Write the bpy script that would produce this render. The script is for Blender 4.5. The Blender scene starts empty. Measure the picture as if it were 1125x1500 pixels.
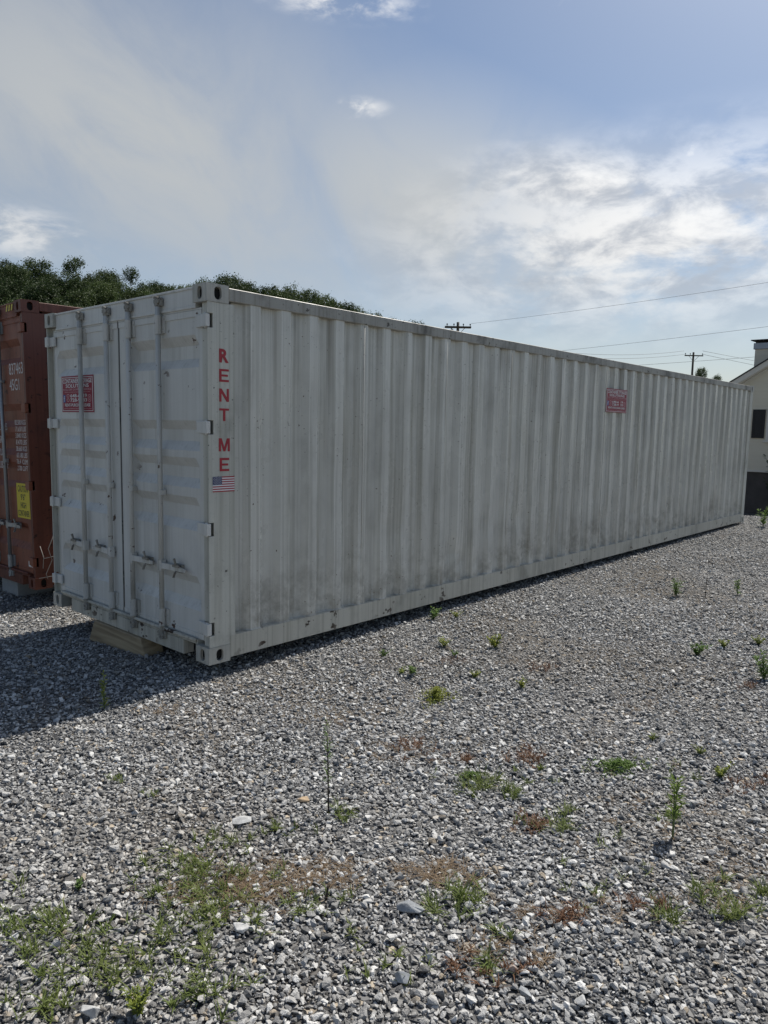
import bpy, bmesh, math, random
import numpy as np
from mathutils import Vector, Matrix, Euler
random.seed(7); rng = np.random.default_rng(7)
scene = bpy.context.scene
COL = scene.collection

# ------------------------------------------------------------------ camera
CAM = np.array([-2.8633, -4.1635, 1.7669]); FPX = 1069.3
def cam_axes(yaw, pitch, roll):
    d = np.array([math.cos(yaw)*math.cos(pitch), math.sin(yaw)*math.cos(pitch), math.sin(pitch)])
    r = np.array([math.sin(yaw), -math.cos(yaw), 0.0]); u = np.cross(r, d)
    return math.cos(roll)*r + math.sin(roll)*u, -math.sin(roll)*r + math.cos(roll)*u, d
CR, CU, CD = cam_axes(0.730472, -0.114913, 0.020446)
cam = bpy.data.cameras.new("camera"); cam_ob = bpy.data.objects.new("camera", cam); COL.objects.link(cam_ob)
cam.sensor_fit = 'HORIZONTAL'; cam.sensor_width = 36.0; cam.lens = FPX/1125*36
cam.clip_start = 0.05; cam.clip_end = 3000
cam_ob.matrix_world = Matrix(((CR[0], CU[0], -CD[0], CAM[0]), (CR[1], CU[1], -CD[1], CAM[1]), (CR[2], CU[2], -CD[2], CAM[2]), (0, 0, 0, 1)))
scene.camera = cam_ob

# ------------------------------------------------------------------ light
SUN_AZ, SUN_EL = math.atan2(0.015, 1.0), math.radians(53)
TO_SUN = Vector((math.cos(SUN_AZ)*math.cos(SUN_EL), math.sin(SUN_AZ)*math.cos(SUN_EL), math.sin(SUN_EL)))
sun = bpy.data.lights.new("sun", 'SUN'); sun.energy = 5.0; sun.angle = math.radians(0.53); sun.color = (1.0, 0.95, 0.87)
sun_ob = bpy.data.objects.new("sun", sun); COL.objects.link(sun_ob)
sun_ob.rotation_euler = (-TO_SUN).to_track_quat('-Z', 'Y').to_euler(); sun_ob.location = (20, 0, 30)
scene.view_settings.view_transform = 'Standard'; scene.view_settings.look = 'None'
scene.view_settings.gamma = 1.0; scene.view_settings.use_curve_mapping = False
scene.view_settings.exposure = 0.10
scene.cycles.max_bounces = 6; scene.cycles.diffuse_bounces = 3; scene.cycles.transparent_max_bounces = 8

class NT:
    """tiny node-tree helper"""
    def __init__(s, tree): s.t = tree; s.n = tree.nodes; s.l = tree.links
    def new(s, typ, **kw):
        n = s.n.new(typ)
        for k, v in kw.items(): setattr(n, k, v)
        return n
    def put(s, sock, v):
        if v is None: return
        if isinstance(v, bpy.types.NodeSocket): s.l.new(v, sock)
        else:
            if hasattr(sock.default_value, '__len__') and not hasattr(v, '__len__'): v = [v]*len(sock.default_value)
            if hasattr(sock.default_value, '__len__') and len(sock.default_value) == 4 and len(v) == 3: v = (*v, 1)
            sock.default_value = v
    def math(s, op, a, b=None, c=None, clamp=False):
        n = s.new('ShaderNodeMath', operation=op, use_clamp=clamp)
        s.put(n.inputs[0], a); s.put(n.inputs[1], b)
        if c is not None: s.put(n.inputs[2], c)
        return n.outputs[0]
    def vmath(s, op, a, b=None, scale=None):
        n = s.new('ShaderNodeVectorMath', operation=op)
        s.put(n.inputs[0], a); s.put(n.inputs[1], b)
        if scale is not None: s.put(n.inputs['Scale'], scale)
        return n.outputs['Value'] if op in ('DOT_PRODUCT', 'LENGTH', 'DISTANCE') else n.outputs['Vector']
    def noise(s, vec, scale=5, detail=4, rough=.55, dist=0.0, dim='3D'):
        n = s.new('ShaderNodeTexNoise', noise_dimensions=dim)
        if vec is not None: s.l.new(vec, n.inputs['Vector'])
        n.inputs['Scale'].default_value = scale; n.inputs['Detail'].default_value = detail
        n.inputs['Roughness'].default_value = rough; n.inputs['Distortion'].default_value = dist
        return n.outputs['Fac']
    def ramp(s, v, lo, hi, a=0.0, b=1.0, smooth=True):
        n = s.new('ShaderNodeMapRange', interpolation_type='SMOOTHSTEP' if smooth else 'LINEAR')
        s.put(n.inputs['Value'], v)
        for k, x in zip(('From Min', 'From Max', 'To Min', 'To Max'), (lo, hi, a, b)): n.inputs[k].default_value = x
        return n.outputs['Result']
    def mix(s, fac, a, b, blend='MIX'):
        n = s.new('ShaderNodeMix', data_type='RGBA', blend_type=blend); n.clamp_factor = True
        s.put(n.inputs[0], fac); s.put(n.inputs[6], a); s.put(n.inputs[7], b)
        return n.outputs[2]
    def mapping(s, vec, scale=(1, 1, 1), loc=(0, 0, 0), rot=(0, 0, 0)):
        n = s.new('ShaderNodeMapping'); s.l.new(vec, n.inputs['Vector'])
        n.inputs['Scale'].default_value = scale; n.inputs['Location'].default_value = loc; n.inputs['Rotation'].default_value = rot
        return n.outputs['Vector']

# ------------------------------------------------------------------ world: Nishita sky with procedural cloud layer
def pix_dir(x, y):
    v = (x-562.5)*CR - (y-750)*CU + FPX*CD
    return v/np.linalg.norm(v)
world = bpy.data.worlds.new("World"); scene.world = world; world.use_nodes = True
wn = NT(world.node_tree); wn.n.clear()
sky = wn.new('ShaderNodeTexSky', sky_type='NISHITA'); sky.sun_disc = False
sky.sun_elevation = SUN_EL; sky.sun_rotation = math.pi/2 - SUN_AZ
sky.altitude = 100; sky.air_density = 1.0; sky.dust_density = 0.7; sky.ozone_density = 1.5
gen = wn.new('ShaderNodeTexCoord').outputs['Generated']
sep = wn.new('ShaderNodeSeparateXYZ'); wn.l.new(gen, sep.inputs[0])
zc = wn.math('MAXIMUM', sep.outputs['Z'], 0.0)
den = wn.math('ADD', zc, 0.16)
comb = wn.new('ShaderNodeCombineXYZ')
wn.l.new(wn.math('DIVIDE', sep.outputs['X'], den), comb.inputs[0]); wn.l.new(wn.math('DIVIDE', sep.outputs['Y'], den), comb.inputs[1])
pl = wn.mapping(comb.outputs[0], rot=(0, 0, math.radians(-38)))
def blob(px, py, ra, rb, tilt=0.0):
    c = pix_dir(px, py); rt = np.cross(c, [0, 0, 1]); rt /= np.linalg.norm(rt); up = np.cross(rt, c)
    a = math.cos(tilt)*rt + math.sin(tilt)*up; b = -math.sin(tilt)*rt + math.cos(tilt)*up
    dv = wn.vmath('SUBTRACT', gen, tuple(c))
    qa = wn.math('DIVIDE', wn.vmath('DOT_PRODUCT', dv, tuple(a)), ra); qb = wn.math('DIVIDE', wn.vmath('DOT_PRODUCT', dv, tuple(b)), rb)
    q = wn.math('SQRT', wn.math('ADD', wn.math('MULTIPLY', qa, qa), wn.math('MULTIPLY', qb, qb)))
    return wn.ramp(q, 1.0, 0.0)
n_big = wn.noise(wn.mapping(pl, (0.55, 0.55, 1)), 1.0, 5, .55, .4)
n_str = wn.noise(wn.mapping(pl, (0.9, 2.6, 1), (3.1, 1.7, 0)), 1.3, 8, .62, .6)
n_puf = wn.noise(wn.mapping(gen, (7, 7, 15), (1.3, .4, 2.2)), 1.0, 10, .60, .18)
n_fin = wn.noise(wn.mapping(gen, (12, 12, 26), (.3, 2.4, .2)), 1.0, 8, .6, .25)
veil = wn.math('MULTIPLY', wn.ramp(n_big, .46, .74), .30)
bA = blob(190, 200, .75, .30, math.radians(-16)); bA2 = blob(620, 300, .48, .20, math.radians(-14))
veilA = wn.math('MULTIPLY', wn.math('MAXIMUM', bA, bA2), wn.ramp(n_str, .18, .62, .55, 1.0))
bB = blob(960, 350, .46, .16, math.radians(2)); bB2 = blob(860, 275, .22, .07, math.radians(-8))
bC = blob(30, 340, .13, .05); bD = blob(500, 2, .12, .026, math.radians(-2)); bE = blob(525, 158, .05, .016); bF = blob(995, 214, .055, .026)
mB = wn.math('MULTIPLY', wn.math('MAXIMUM', bB, bB2), wn.ramp(n_puf, .36, .54))
mS = wn.math('MAXIMUM', wn.math('MULTIPLY', wn.math('MAXIMUM', bD, wn.math('MAXIMUM', bE, bF)), wn.ramp(n_fin, .47, .68)), wn.math('MULTIPLY', wn.ramp(bC, .1, .9, 0.0, .7), wn.ramp(n_fin, .38, .60)))
wisp = wn.math('MULTIPLY', wn.ramp(n_str, .56, .78), .35)
lowz = wn.ramp(sep.outputs['Z'], .36, .0, 0.0, .5)
cov = wn.math('MAXIMUM', wn.math('MAXIMUM', wn.math('MULTIPLY', veilA, .92), wn.math('MAXIMUM', veil, wn.math('MULTIPLY', wn.math('POWER', wn.math('MAXIMUM', wn.vmath('DOT_PRODUCT', gen, tuple(TO_SUN)), 0.0), 10.0), .5))), wn.math('MAXIMUM', wisp, lowz))  # includes an unseen veil added round the sun to carry the glow
sd = wn.math('MAXIMUM', wn.vmath('DOT_PRODUCT', gen, tuple(TO_SUN)), 0.0)
glow = wn.math('ADD', 1.0, wn.math('MULTIPLY', wn.math('POWER', sd, 12.0), 5.0))      # thin-cloud glow added round the unseen sun, boosted to bring out the wall ribs
skyc = wn.mix(cov, sky.outputs[0], wn.vmath('SCALE', (5.55, 5.75, 5.8), scale=glow))
shade = wn.mix(wn.ramp(n_fin, .35, .62), (4.6, 4.9, 5.4), (9.4, 9.3, 9.1))
skyc = wn.mix(wn.math('MULTIPLY', wn.math('MAXIMUM', mB, mS), .92), skyc, wn.vmath('SCALE', shade, scale=glow))
bg = wn.new('ShaderNodeBackground'); bg.inputs['Strength'].default_value = 0.088
wn.l.new(skyc, bg.inputs['Color'])
wn.l.new(bg.outputs[0], wn.new('ShaderNodeOutputWorld').inputs['Surface'])

# ------------------------------------------------------------------ ground height, pixel helpers
def sstep(a, b, x):
    t = np.clip((np.asarray(x, float)-a)/(b-a), 0, 1); return t*t*(3-2*t)
def gz(x, y):
    x = np.asarray(x, float); y = np.asarray(y, float)
    z = 0.006*np.clip(x, 0, 12) - 0.47*sstep(12.5, 20, x) - 0.15*sstep(-.1, 3.2, y)
    z = z + 0.012*np.sin(x*1.3+.4)*np.sin(y*1.1+1.0)*sstep(-.3, -1.5, y) + 0.006*np.sin(x*3.1)*np.cos(y*2.7)*sstep(-.3, -1.2, y)
    u = .43*x + .9*y; w = .9*x - .43*y
    return z + 10.0*sstep(38, 95, u)*(1-.55*sstep(0, 60, w))
def ray(px, py): return (px-562.5)*CR - (py-750)*CU + FPX*CD
def at_depth(px, py, dist): return CAM + ray(px, py)*dist/FPX
def on_ground(px, py):
    v = ray(px, py); z = 0.0
    for _ in range(12):
        q = CAM + v*(z-CAM[2])/v[2]; z = float(gz(q[0], q[1]))
    return np.array([q[0], q[1], z])

# ------------------------------------------------------------------ materials
P0, PER, DEP = .369, .278, .040          # corrugation: first crest, pitch, depth (metres)
MATS = {}
def new_mat(name):
    m = bpy.data.materials.new(name); m.use_nodes = True; t = NT(m.node_tree)
    b = m.node_tree.nodes['Principled BSDF']; MATS[name] = m
    return m, t, b
def obco(t): return t.new('ShaderNodeTexCoord').outputs['Object']
def bump(t, b, h, strength=.3, dist=.01):
    n = t.new('ShaderNodeBump'); n.inputs['Strength'].default_value = strength; n.inputs['Distance'].default_value = dist
    t.l.new(h, n.inputs['Height']); t.l.new(n.outputs[0], b.inputs['Normal'])
def simple(name, col, rough=.6, metal=0.0, var=.12, scale=6, bmp=0.0):
    m, t, b = new_mat(name); co = obco(t); n = t.noise(co, scale, 5)
    dark = tuple(c*(1-var) for c in col); lite = tuple(min(1, c*(1+var)) for c in col)
    t.l.new(t.mix(n, dark, lite), b.inputs['Base Color'])
    b.inputs['Roughness'].default_value = rough; b.inputs['Metallic'].default_value = metal
    if bmp: bump(t, b, t.noise(co, scale*6, 4), bmp, .004)
    return m
def paint(name, col, grime=.5, chips=.0, rust=(.10, .045, .025), rough=.5, streak=1.0, mud=0.0, chipscale=9, dirt=(.17, .16, .13)):
    m, t, b = new_mat(name); co = obco(t)
    big = t.noise(co, 1.1, 4)
    c = t.mix(t.ramp(big, .3, .7), tuple(x*.90 for x in col), tuple(min(1, x*1.05) for x in col))
    st = t.noise(t.mapping(co, (16, 16, .45)), 1.0, 6, .65)
    st2 = t.noise(t.mapping(co, (5, 5, .22), (2, 1, .3)), 1.0, 4, .6)
    f = t.math('MULTIPLY', t.ramp(st, .42, .66), t.ramp(st2, .34, .60))
    c = t.mix(t.math('MULTIPLY', f, .50*streak), c, (col[0]*.44, col[1]*.42, col[2]*.36))
    st3 = t.noise(t.mapping(co, (42, 42, .30), (7, 2, .1)), 1.0, 3, .5)
    c = t.mix(t.math('MULTIPLY', t.ramp(st3, .50, .70), .48*streak), c, (col[0]*.5, col[1]*.49, col[2]*.45))
    bl = t.noise(t.mapping(co, (1, 1, .7), (5, 3, 2)), 2.3, 6, .65)
    c = t.mix(t.math('MULTIPLY', t.ramp(bl, .50, .74), grime), c, dirt)
    fine = t.noise(co, 70, 3, .7)
    if mud:
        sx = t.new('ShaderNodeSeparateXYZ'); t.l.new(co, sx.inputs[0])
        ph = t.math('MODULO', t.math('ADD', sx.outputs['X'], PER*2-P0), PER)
        crest = t.math('MULTIPLY', t.ramp(ph, .093, .080), t.ramp(t.noise(t.mapping(co, (9, 9, .5), (1, 4, 2)), 1.0, 4, .6), .34, .60))     # rib crests painted lighter, as if lit, to raise rib contrast
        edge = t.math('MULTIPLY', t.math('MAXIMUM', t.ramp(ph, .012, .002), t.ramp(t.math('ABSOLUTE', t.math('SUBTRACT', ph, .083)), .009, .002)), t.ramp(t.noise(t.mapping(co, (3, 3, 1.2)), 1.0, 5, .7), .40, .58))  # bright lines along the crest edges, painted in like glints
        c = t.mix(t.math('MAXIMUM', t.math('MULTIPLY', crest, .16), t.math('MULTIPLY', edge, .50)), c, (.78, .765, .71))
        run = t.math('MULTIPLY', t.ramp(t.noise(t.mapping(co, (11, 11, .10), (3, 8, 1)), 1.0, 3, .5), .54, .68), t.ramp(t.math('ADD', sx.outputs['Z'], t.math('MULTIPLY', t.noise(t.mapping(co, (6, 6, 0)), 1.0, 2), 1.6)), 2.3, 3.4))
        c = t.mix(t.math('MULTIPLY', run, .75), c, (.20, .175, .135))                                                    # dirt run-off from the top rail
    c = t.mix(t.math('MULTIPLY', t.ramp(fine, .58, .75), .35*grime), c, tuple(x*.35 for x in dirt))
    if mud:
        sp = t.new('ShaderNodeSeparateXYZ'); t.l.new(co, sp.inputs[0])
        hn = t.math('ADD', sp.outputs['Z'], t.math('MULTIPLY', t.noise(t.mapping(co, (2.2, 2.2, .8)), 1.0, 6, .7), -1.3))
        mm = t.math('MULTIPLY', t.ramp(hn, .05, -.45), t.ramp(t.noise(co, 7, 6, .7), .36, .66))
        c = t.mix(t.math('MULTIPLY', mm, mud), c, (.13, .112, .082))
    if chips:
        ch = t.noise(t.mapping(co, (1, 1, 1.3)), chipscale, 5, .6); ch2 = t.noise(co, 1.6, 3)
        f = t.math('MULTIPLY', t.ramp(ch, .665-chips*.1, .69-chips*.1), t.ramp(ch2, .42, .56))
        c = t.mix(f, c, t.mix(t.noise(co, 40, 3), rust, tuple(x*.4 for x in rust)))
    t.l.new(c, b.inputs['Base Color'])
    t.l.new(t.ramp(bl, .3, .8, rough-.08, rough+.2), b.inputs['Roughness'])
    b.inputs['Specular IOR Level'].default_value = .5
    bump(t, b, t.math('ADD', t.noise(co, 2.5, 3), t.math('MULTIPLY', fine, .06)), .25, .012)
    return m
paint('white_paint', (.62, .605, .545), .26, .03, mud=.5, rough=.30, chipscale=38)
paint('door_paint', (.64, .635, .60), .2, .08, streak=.45, rough=.46)
paint('post_paint', (.58, .57, .505), .6, .16, chipscale=30, rust=(.13, .12, .10))
paint('rail_paint', (.53, .51, .44), .6, .6, rust=(.07, .045, .03), chipscale=7)
paint('top_rail_paint', (.36, .345, .305), 1.0, .55, dirt=(.075, .068, .058), chipscale=16, rust=(.06, .045, .035))
paint('casting_paint', (.50, .485, .43), .7, .6, chipscale=16, rust=(.14, .075, .04))
paint('red_paint', (.25, .080, .043), .55, .3, rust=(.05, .02, .014), dirt=(.09, .04, .03))
paint('red_post_paint', (.155, .048, .030), .6, .6, rust=(.03, .014, .01), chipscale=12, dirt=(.04, .02, .015))
paint('rod_paint', (.60, .59, .55), .5, .3, chipscale=22)
paint('cam_paint', (.30, .285, .25), .9, .8, chipscale=30, rust=(.06, .04, .03))
paint('torn_gasket', (.11, .105, .10), .9, 1.5, chipscale=5, rust=(.012, .012, .012))
paint('galvanised', (.36, .38, .39), .3, .1, rough=.42)
MATS['galvanised'].node_tree.nodes['Principled BSDF'].inputs['Metallic'].default_value = .45
simple('black_rubber', (.02, .02, .02), .8); simple('cavity_black', (.012, .011, .01), .9)
simple('red_vinyl', (.36, .018, .03), .45, var=.08); simple('white_vinyl', (.74, .74, .73), .45, var=.04)
simple('sign_red', (.27, .014, .035), .5, var=.15); simple('navy_vinyl', (.025, .035, .12), .5); simple('blue_vinyl', (.03, .08, .30), .5)
simple('yellow_vinyl', (.62, .50, .035), .5); simple('black_vinyl', (.02, .02, .018), .5); simple('stencil_white', (.62, .58, .56), .6)
simple('pink_vinyl', (.62, .36, .38), .5)
simple('floor_wood', (.10, .07, .045), .8)
simple('concrete_block', (.30, .31, .31), .9, var=.25, scale=14, bmp=.5)
simple('wire_metal', (.30, .27, .24), .6); simple('cable_black', (.10, .10, .105), .6)
simple('house_foundation', (.085, .078, .072), .95, var=.45, scale=3, bmp=.4)
simple('house_trim', (.62, .60, .53), .6, var=.06); simple('shutter_black', (.012, .012, .012), .6)
simple('shingle', (.03, .03, .032), .9, var=.4, scale=20); simple('chimney_metal', (.30, .33, .37), .4, .5)
simple('pane_dark', (.03, .035, .04), .08); simple('pole_wood', (.085, .065, .05), .85, var=.3, scale=9)
simple('insulator', (.10, .11, .12), .4)
m, t, b = new_mat('siding'); co = obco(t)
t.l.new(t.mix(t.noise(t.mapping(co, (3, .6, 14)), 1.0, 4), (.58, .54, .42), (.68, .64, .52)), b.inputs['Base Color']); b.inputs['Roughness'].default_value = .6
m, t, b = new_mat('painted_brick'); co = obco(t); br = t.new('ShaderNodeTexBrick')
t.l.new(t.mapping(co, rot=(math.pi/2, 0, math.pi/2)), br.inputs['Vector']); br.inputs['Scale'].default_value = 4.2
br.inputs['Color1'].default_value = (.58, .545, .44, 1); br.inputs['Color2'].default_value = (.64, .60, .50, 1); br.inputs['Mortar'].default_value = (.46, .43, .36, 1)
br.inputs['Mortar Size'].default_value = .012; t.l.new(br.outputs['Color'], b.inputs['Base Color']); bump(t, b, br.outputs['Fac'], -.3, .01); b.inputs['Roughness'].default_value = .8
m, t, b = new_mat('timber'); co = obco(t)
gr = t.noise(t.mapping(co, (9, 1.2, 22)), 1.0, 6, .6, .5)
t.l.new(t.mix(t.ramp(gr, .3, .7), (.22, .165, .10), (.42, .335, .215)), b.inputs['Base Color']); b.inputs['Roughness'].default_value = .85; bump(t, b, gr, .4, .004)

# gravel bed (what lies between and beyond the separate stones)
m, t, b = new_mat('gravel_bed'); co = obco(t)
v1 = t.new('ShaderNodeTexVoronoi', feature='F1'); t.l.new(co, v1.inputs['Vector']); v1.inputs['Scale'].default_value = 34
v2 = t.new('ShaderNodeTexVoronoi', feature='DISTANCE_TO_EDGE'); t.l.new(co, v2.inputs['Vector']); v2.inputs['Scale'].default_value = 34
hs = t.new('ShaderNodeSeparateColor'); t.l.new(v1.outputs['Color'], hs.inputs[0])
g = t.mix(t.ramp(hs.outputs[0], .05, .95, smooth=False), (.06, .061, .064), (.36, .355, .345))
g = t.mix(t.ramp(hs.outputs[1], .93, .96), g, (.42, .36, .28))
g = t.mix(t.ramp(v2.outputs['Distance'], .0, .09), (.035, .035, .036), g)
dirtm = t.ramp(t.noise(co, .55, 6, .65), .46, .64)
g = t.mix(t.math('MULTIPLY', dirtm, .6), g, (.12, .095, .065))
sx = t.new('ShaderNodeSeparateXYZ'); t.l.new(co, sx.inputs[0])
far = t.ramp(t.vmath('LENGTH', co), 30, 46)
grass = t.mix(t.noise(co, .25, 6, .7), (.035, .055, .018), (.075, .10, .035))
t.l.new(t.mix(far, g, grass), b.inputs['Base Color']); b.inputs['Roughness'].default_value = .9
bump(t, b, t.math('ADD', t.ramp(v2.outputs['Distance'], 0, .3), t.math('MULTIPLY', hs.outputs[2], .6)), .9, .02)
# stones: tint carried per instance
m, t, b = new_mat('crushed_stone')
at = t.new('ShaderNodeAttribute', attribute_type='INSTANCER', attribute_name='tint'); at2 = t.new('ShaderNodeAttribute', attribute_type='INSTANCER', attribute_name='warm')
co = obco(t)
c = t.mix(at.outputs['Fac'], (.080, .082, .085), (.70, .69, .665))
c = t.mix(at2.outputs['Fac'], c, (.30, .24, .165))
c = t.mix(t.math('MULTIPLY', t.ramp(t.noise(co, 3.0, 5, .7), .45, .7), .5), c, t.mix(.5, c, (.55, .55, .54)))
t.l.new(c, b.inputs['Base Color']); b.inputs['Roughness'].default_value = .75; bump(t, b, t.noise(co, 6, 5), .35, .1)
def rock_mat(name, col):
    m, t, b = new_mat(name); co = obco(t)
    n = t.noise(co, 28, 6, .65)
    t.l.new(t.mix(t.ramp(n, .3, .7), tuple(c*.62 for c in col), col), b.inputs['Base Color']); b.inputs['Roughness'].default_value = .8; bump(t, b, n, .5, .01)
rock_mat('rock_white', (.52, .52, .51)); rock_mat('rock_grey', (.33, .345, .36)); rock_mat('rock_tan', (.52, .38, .24)); rock_mat('rock_pink', (.44, .36, .31))
def leaf_mat(name, c1, c2, trans=.3, objvar=True, scale=3.0):
    m, t, b = new_mat(name); co = obco(t)
    n = t.noise(co, scale, 4); f = n
    if objvar:
        oi = t.new('ShaderNodeObjectInfo'); f = t.math('ADD', t.math('MULTIPLY', n, .45), t.math('MULTIPLY', oi.outputs['Random'], .55))
    c = t.mix(f, c1, c2); t.l.new(c, b.inputs['Base Color']); b.inputs['Roughness'].default_value = .65; b.inputs['Specular IOR Level'].default_value = .25
    tr = t.new('ShaderNodeBsdfTranslucent'); t.l.new(c, tr.inputs['Color']); mx = t.new('ShaderNodeMixShader'); mx.inputs[0].default_value = trans
    out = m.node_tree.nodes['Material Output']; t.l.new(b.outputs[0], mx.inputs[1]); t.l.new(tr.outputs[0], mx.inputs[2]); t.l.new(mx.outputs[0], out.inputs['Surface'])
leaf_mat('tree_leaf', (.016, .031, .011), (.098, .135, .042), .25, scale=.5)
leaf_mat('weed_leaf', (.08, .15, .03), (.16, .24, .06), .35, scale=20)
leaf_mat('bright_leaf', (.13, .20, .035), (.24, .31, .07), .4, scale=20)
leaf_mat('yellow_leaf', (.17, .21, .03), (.30, .32, .06), .35, scale=20)
leaf_mat('grass_blade', (.085, .13, .03), (.20, .23, .07), .35, False, 3.0)
leaf_mat('dry_blade', (.11, .075, .045), (.26, .19, .12), .2, False, 4.0)
leaf_mat('rust_blade', (.10, .045, .025), (.20, .11, .06), .2, False, 4.0)
simple('bark', (.10, .085, .07), .9, var=.35, scale=8); simple('dead_stem', (.045, .035, .028), .9); simple('green_stem', (.09, .13, .04), .7)

# ------------------------------------------------------------------ mesh helpers
class MB:
    def __init__(s): s.v = []; s.f = []; s.mi = []; s.cur = 0
    def add(s, vs, fs):
        o = len(s.v); s.v += [tuple(map(float, v)) for v in vs]
        s.f += [tuple(i+o for i in f) for f in fs]; s.mi += [s.cur]*len(fs); return s
    def box(s, x0, x1, y0, y1, z0, z1):
        vs = [(x, y, z) for z in (z0, z1) for y in (y0, y1) for x in (x0, x1)]
        return s.add(vs, [(0, 2, 3, 1), (4, 5, 7, 6), (0, 1, 5, 4), (2, 6, 7, 3), (0, 4, 6, 2), (1, 3, 7, 5)])
    def tube(s, pts, r, seg=8, cap=True):
        P = [Vector(p) for p in pts]; rs = r if hasattr(r, '__len__') else [r]*len(P); vs = []; fs = []
        for i, p in enumerate(P):
            d = (P[min(i+1, len(P)-1)] - P[max(i-1, 0)]).normalized()
            a = d.cross(Vector((0, 0, 1)) if abs(d.z) < .9 else Vector((1, 0, 0))).normalized(); b_ = d.cross(a)
            for k in range(seg):
                q = 2*math.pi*k/seg; vs.append(p + (a*math.cos(q) + b_*math.sin(q))*rs[i])
        for i in range(len(P)-1):
            for k in range(seg): fs.append((i*seg+k, i*seg+(k+1) % seg, (i+1)*seg+(k+1) % seg, (i+1)*seg+k))
        if cap: fs.append(tuple(range(seg-1, -1, -1))); fs.append(tuple((len(P)-1)*seg+k for k in range(seg)))
        return s.add(vs, fs)
    def prism(s, outline, axis, a0, a1):
        """outline: 2D points; extruded along axis 'x','y' or 'z' from a0 to a1"""
        n = len(outline); put = {'x': lambda p, a: (a, p[0], p[1]), 'y': lambda p, a: (p[0], a, p[1]), 'z': lambda p, a: (p[0], p[1], a)}[axis]
        vs = [put(p, a0) for p in outline] + [put(p, a1) for p in outline]
        fs = [tuple(range(n)), tuple(range(2*n-1, n-1, -1))] + [(i, i+n, (i+1) % n+n, (i+1) % n) for i in range(n)]
        return s.add(vs, fs)
    def build(s, name, mat, parent=None, bevel=0.0, smooth=False, fix=True):
        me = bpy.data.meshes.new(name); me.from_pydata(s.v, [], s.f)
        mats = mat if isinstance(mat, (list, tuple)) else [mat]
        for k in mats: me.materials.append(MATS[k])
        if len(mats) > 1: me.polygons.foreach_set('material_index', s.mi)
        if fix or bevel:
            bm = bmesh.new(); bm.from_mesh(me); bmesh.ops.recalc_face_normals(bm, faces=bm.faces)
            if bevel:
                es = [e for e in bm.edges if len(e.link_faces) == 2 and e.calc_face_angle(0) > .6]
                bmesh.ops.bevel(bm, geom=es, offset=bevel, segments=1, affect='EDGES', clamp_overlap=True)
            bm.to_mesh(me); bm.free()
        if smooth: me.polygons.foreach_set('use_smooth', [True]*len(me.polygons))
        me.update(); ob = bpy.data.objects.new(name, me); COL.objects.link(ob)
        if parent: ob.parent = parent
        return ob
def link_mesh(name, me, parent=None):
    ob = bpy.data.objects.new(name, me); COL.objects.link(ob)
    if parent: ob.parent = parent
    return ob
def tag(ob, label, cat, group=None, kind=None):
    if label: ob['label'] = label; ob['category'] = cat
    if group: ob['group'] = group
    if kind: ob['kind'] = kind
    return ob
def empty(name, loc=(0, 0, 0), rz=0.0):
    ob = bpy.data.objects.new(name, None); COL.objects.link(ob); ob.location = loc; ob.rotation_euler = (0, 0, rz); ob.empty_display_size = .2
    return ob
def copy_tree(o, parent=None):
    c = o.copy(); COL.objects.link(c); c.parent = parent
    for ch in list(o.children): copy_tree(ch, c)
    return c
def text_mesh(body, size, mat, name, parent, X, Y, origin, width=None, height=None, align='LEFT', thick=.0012, bold=0.0, shear=0.0):
    """flat lettering; X, Y are the reading and up directions in the parent's space"""
    cu = bpy.data.curves.new('txt', 'FONT'); cu.body = body; cu.size = size; cu.extrude = thick; cu.offset = bold; cu.shear = shear; cu.resolution_u = 3
    tmp = bpy.data.objects.new('txt', cu); COL.objects.link(tmp); bpy.context.view_layer.update()
    me = bpy.data.meshes.new_from_object(tmp.evaluated_get(bpy.context.evaluated_depsgraph_get()))
    bpy.data.objects.remove(tmp); bpy.data.curves.remove(cu)
    n = len(me.vertices); co = np.zeros(n*3); me.vertices.foreach_get('co', co); co = co.reshape(-1, 3)
    if n:
        lo, hi = co.min(0), co.max(0); co[:, :2] -= lo[:2]; w, h = hi[0]-lo[0], hi[1]-lo[1]
        if width: co[:, 0] *= width/w
        if height: co[:, 1] *= height/h
        w = width or w
        if align == 'CENTER': co[:, 0] -= w/2
        X = np.array(X, float); Y = np.array(Y, float); Z = np.cross(X, Y)
        co = np.array(origin) + co[:, :1]*X + co[:, 1:2]*Y + co[:, 2:]*Z
        me.vertices.foreach_set('co', co.ravel())
    me.materials.clear(); me.materials.append(MATS[mat]); me.update()
    return link_mesh(name, me, parent)

# ------------------------------------------------------------------ ground sheet
def warp(n, lo, hi, k):
    s = np.linspace(-1, 1, n); q = np.sinh(s*k)/math.sinh(k); return np.where(q < 0, -q*lo, q*hi)
gx = warp(190, -500, 900, 5.0); gy = warp(190, -500, 900, 5.0)
GX, GY = np.meshgrid(gx, gy, indexing='ij'); GZ = gz(GX, GY)
idx = np.arange(190*190).reshape(190, 190)
quads = np.stack([idx[:-1, :-1], idx[1:, :-1], idx[1:, 1:], idx[:-1, 1:]], -1).reshape(-1, 4)
me = bpy.data.meshes.new('ground'); me.from_pydata(np.stack([GX, GY, GZ], -1).reshape(-1, 3).tolist(), [], quads.tolist())
me.materials.append(MATS['gravel_bed']); me.polygons.foreach_set('use_smooth', [True]*len(me.polygons))
tag(link_mesh('ground', me), None, None, kind='structure')

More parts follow.
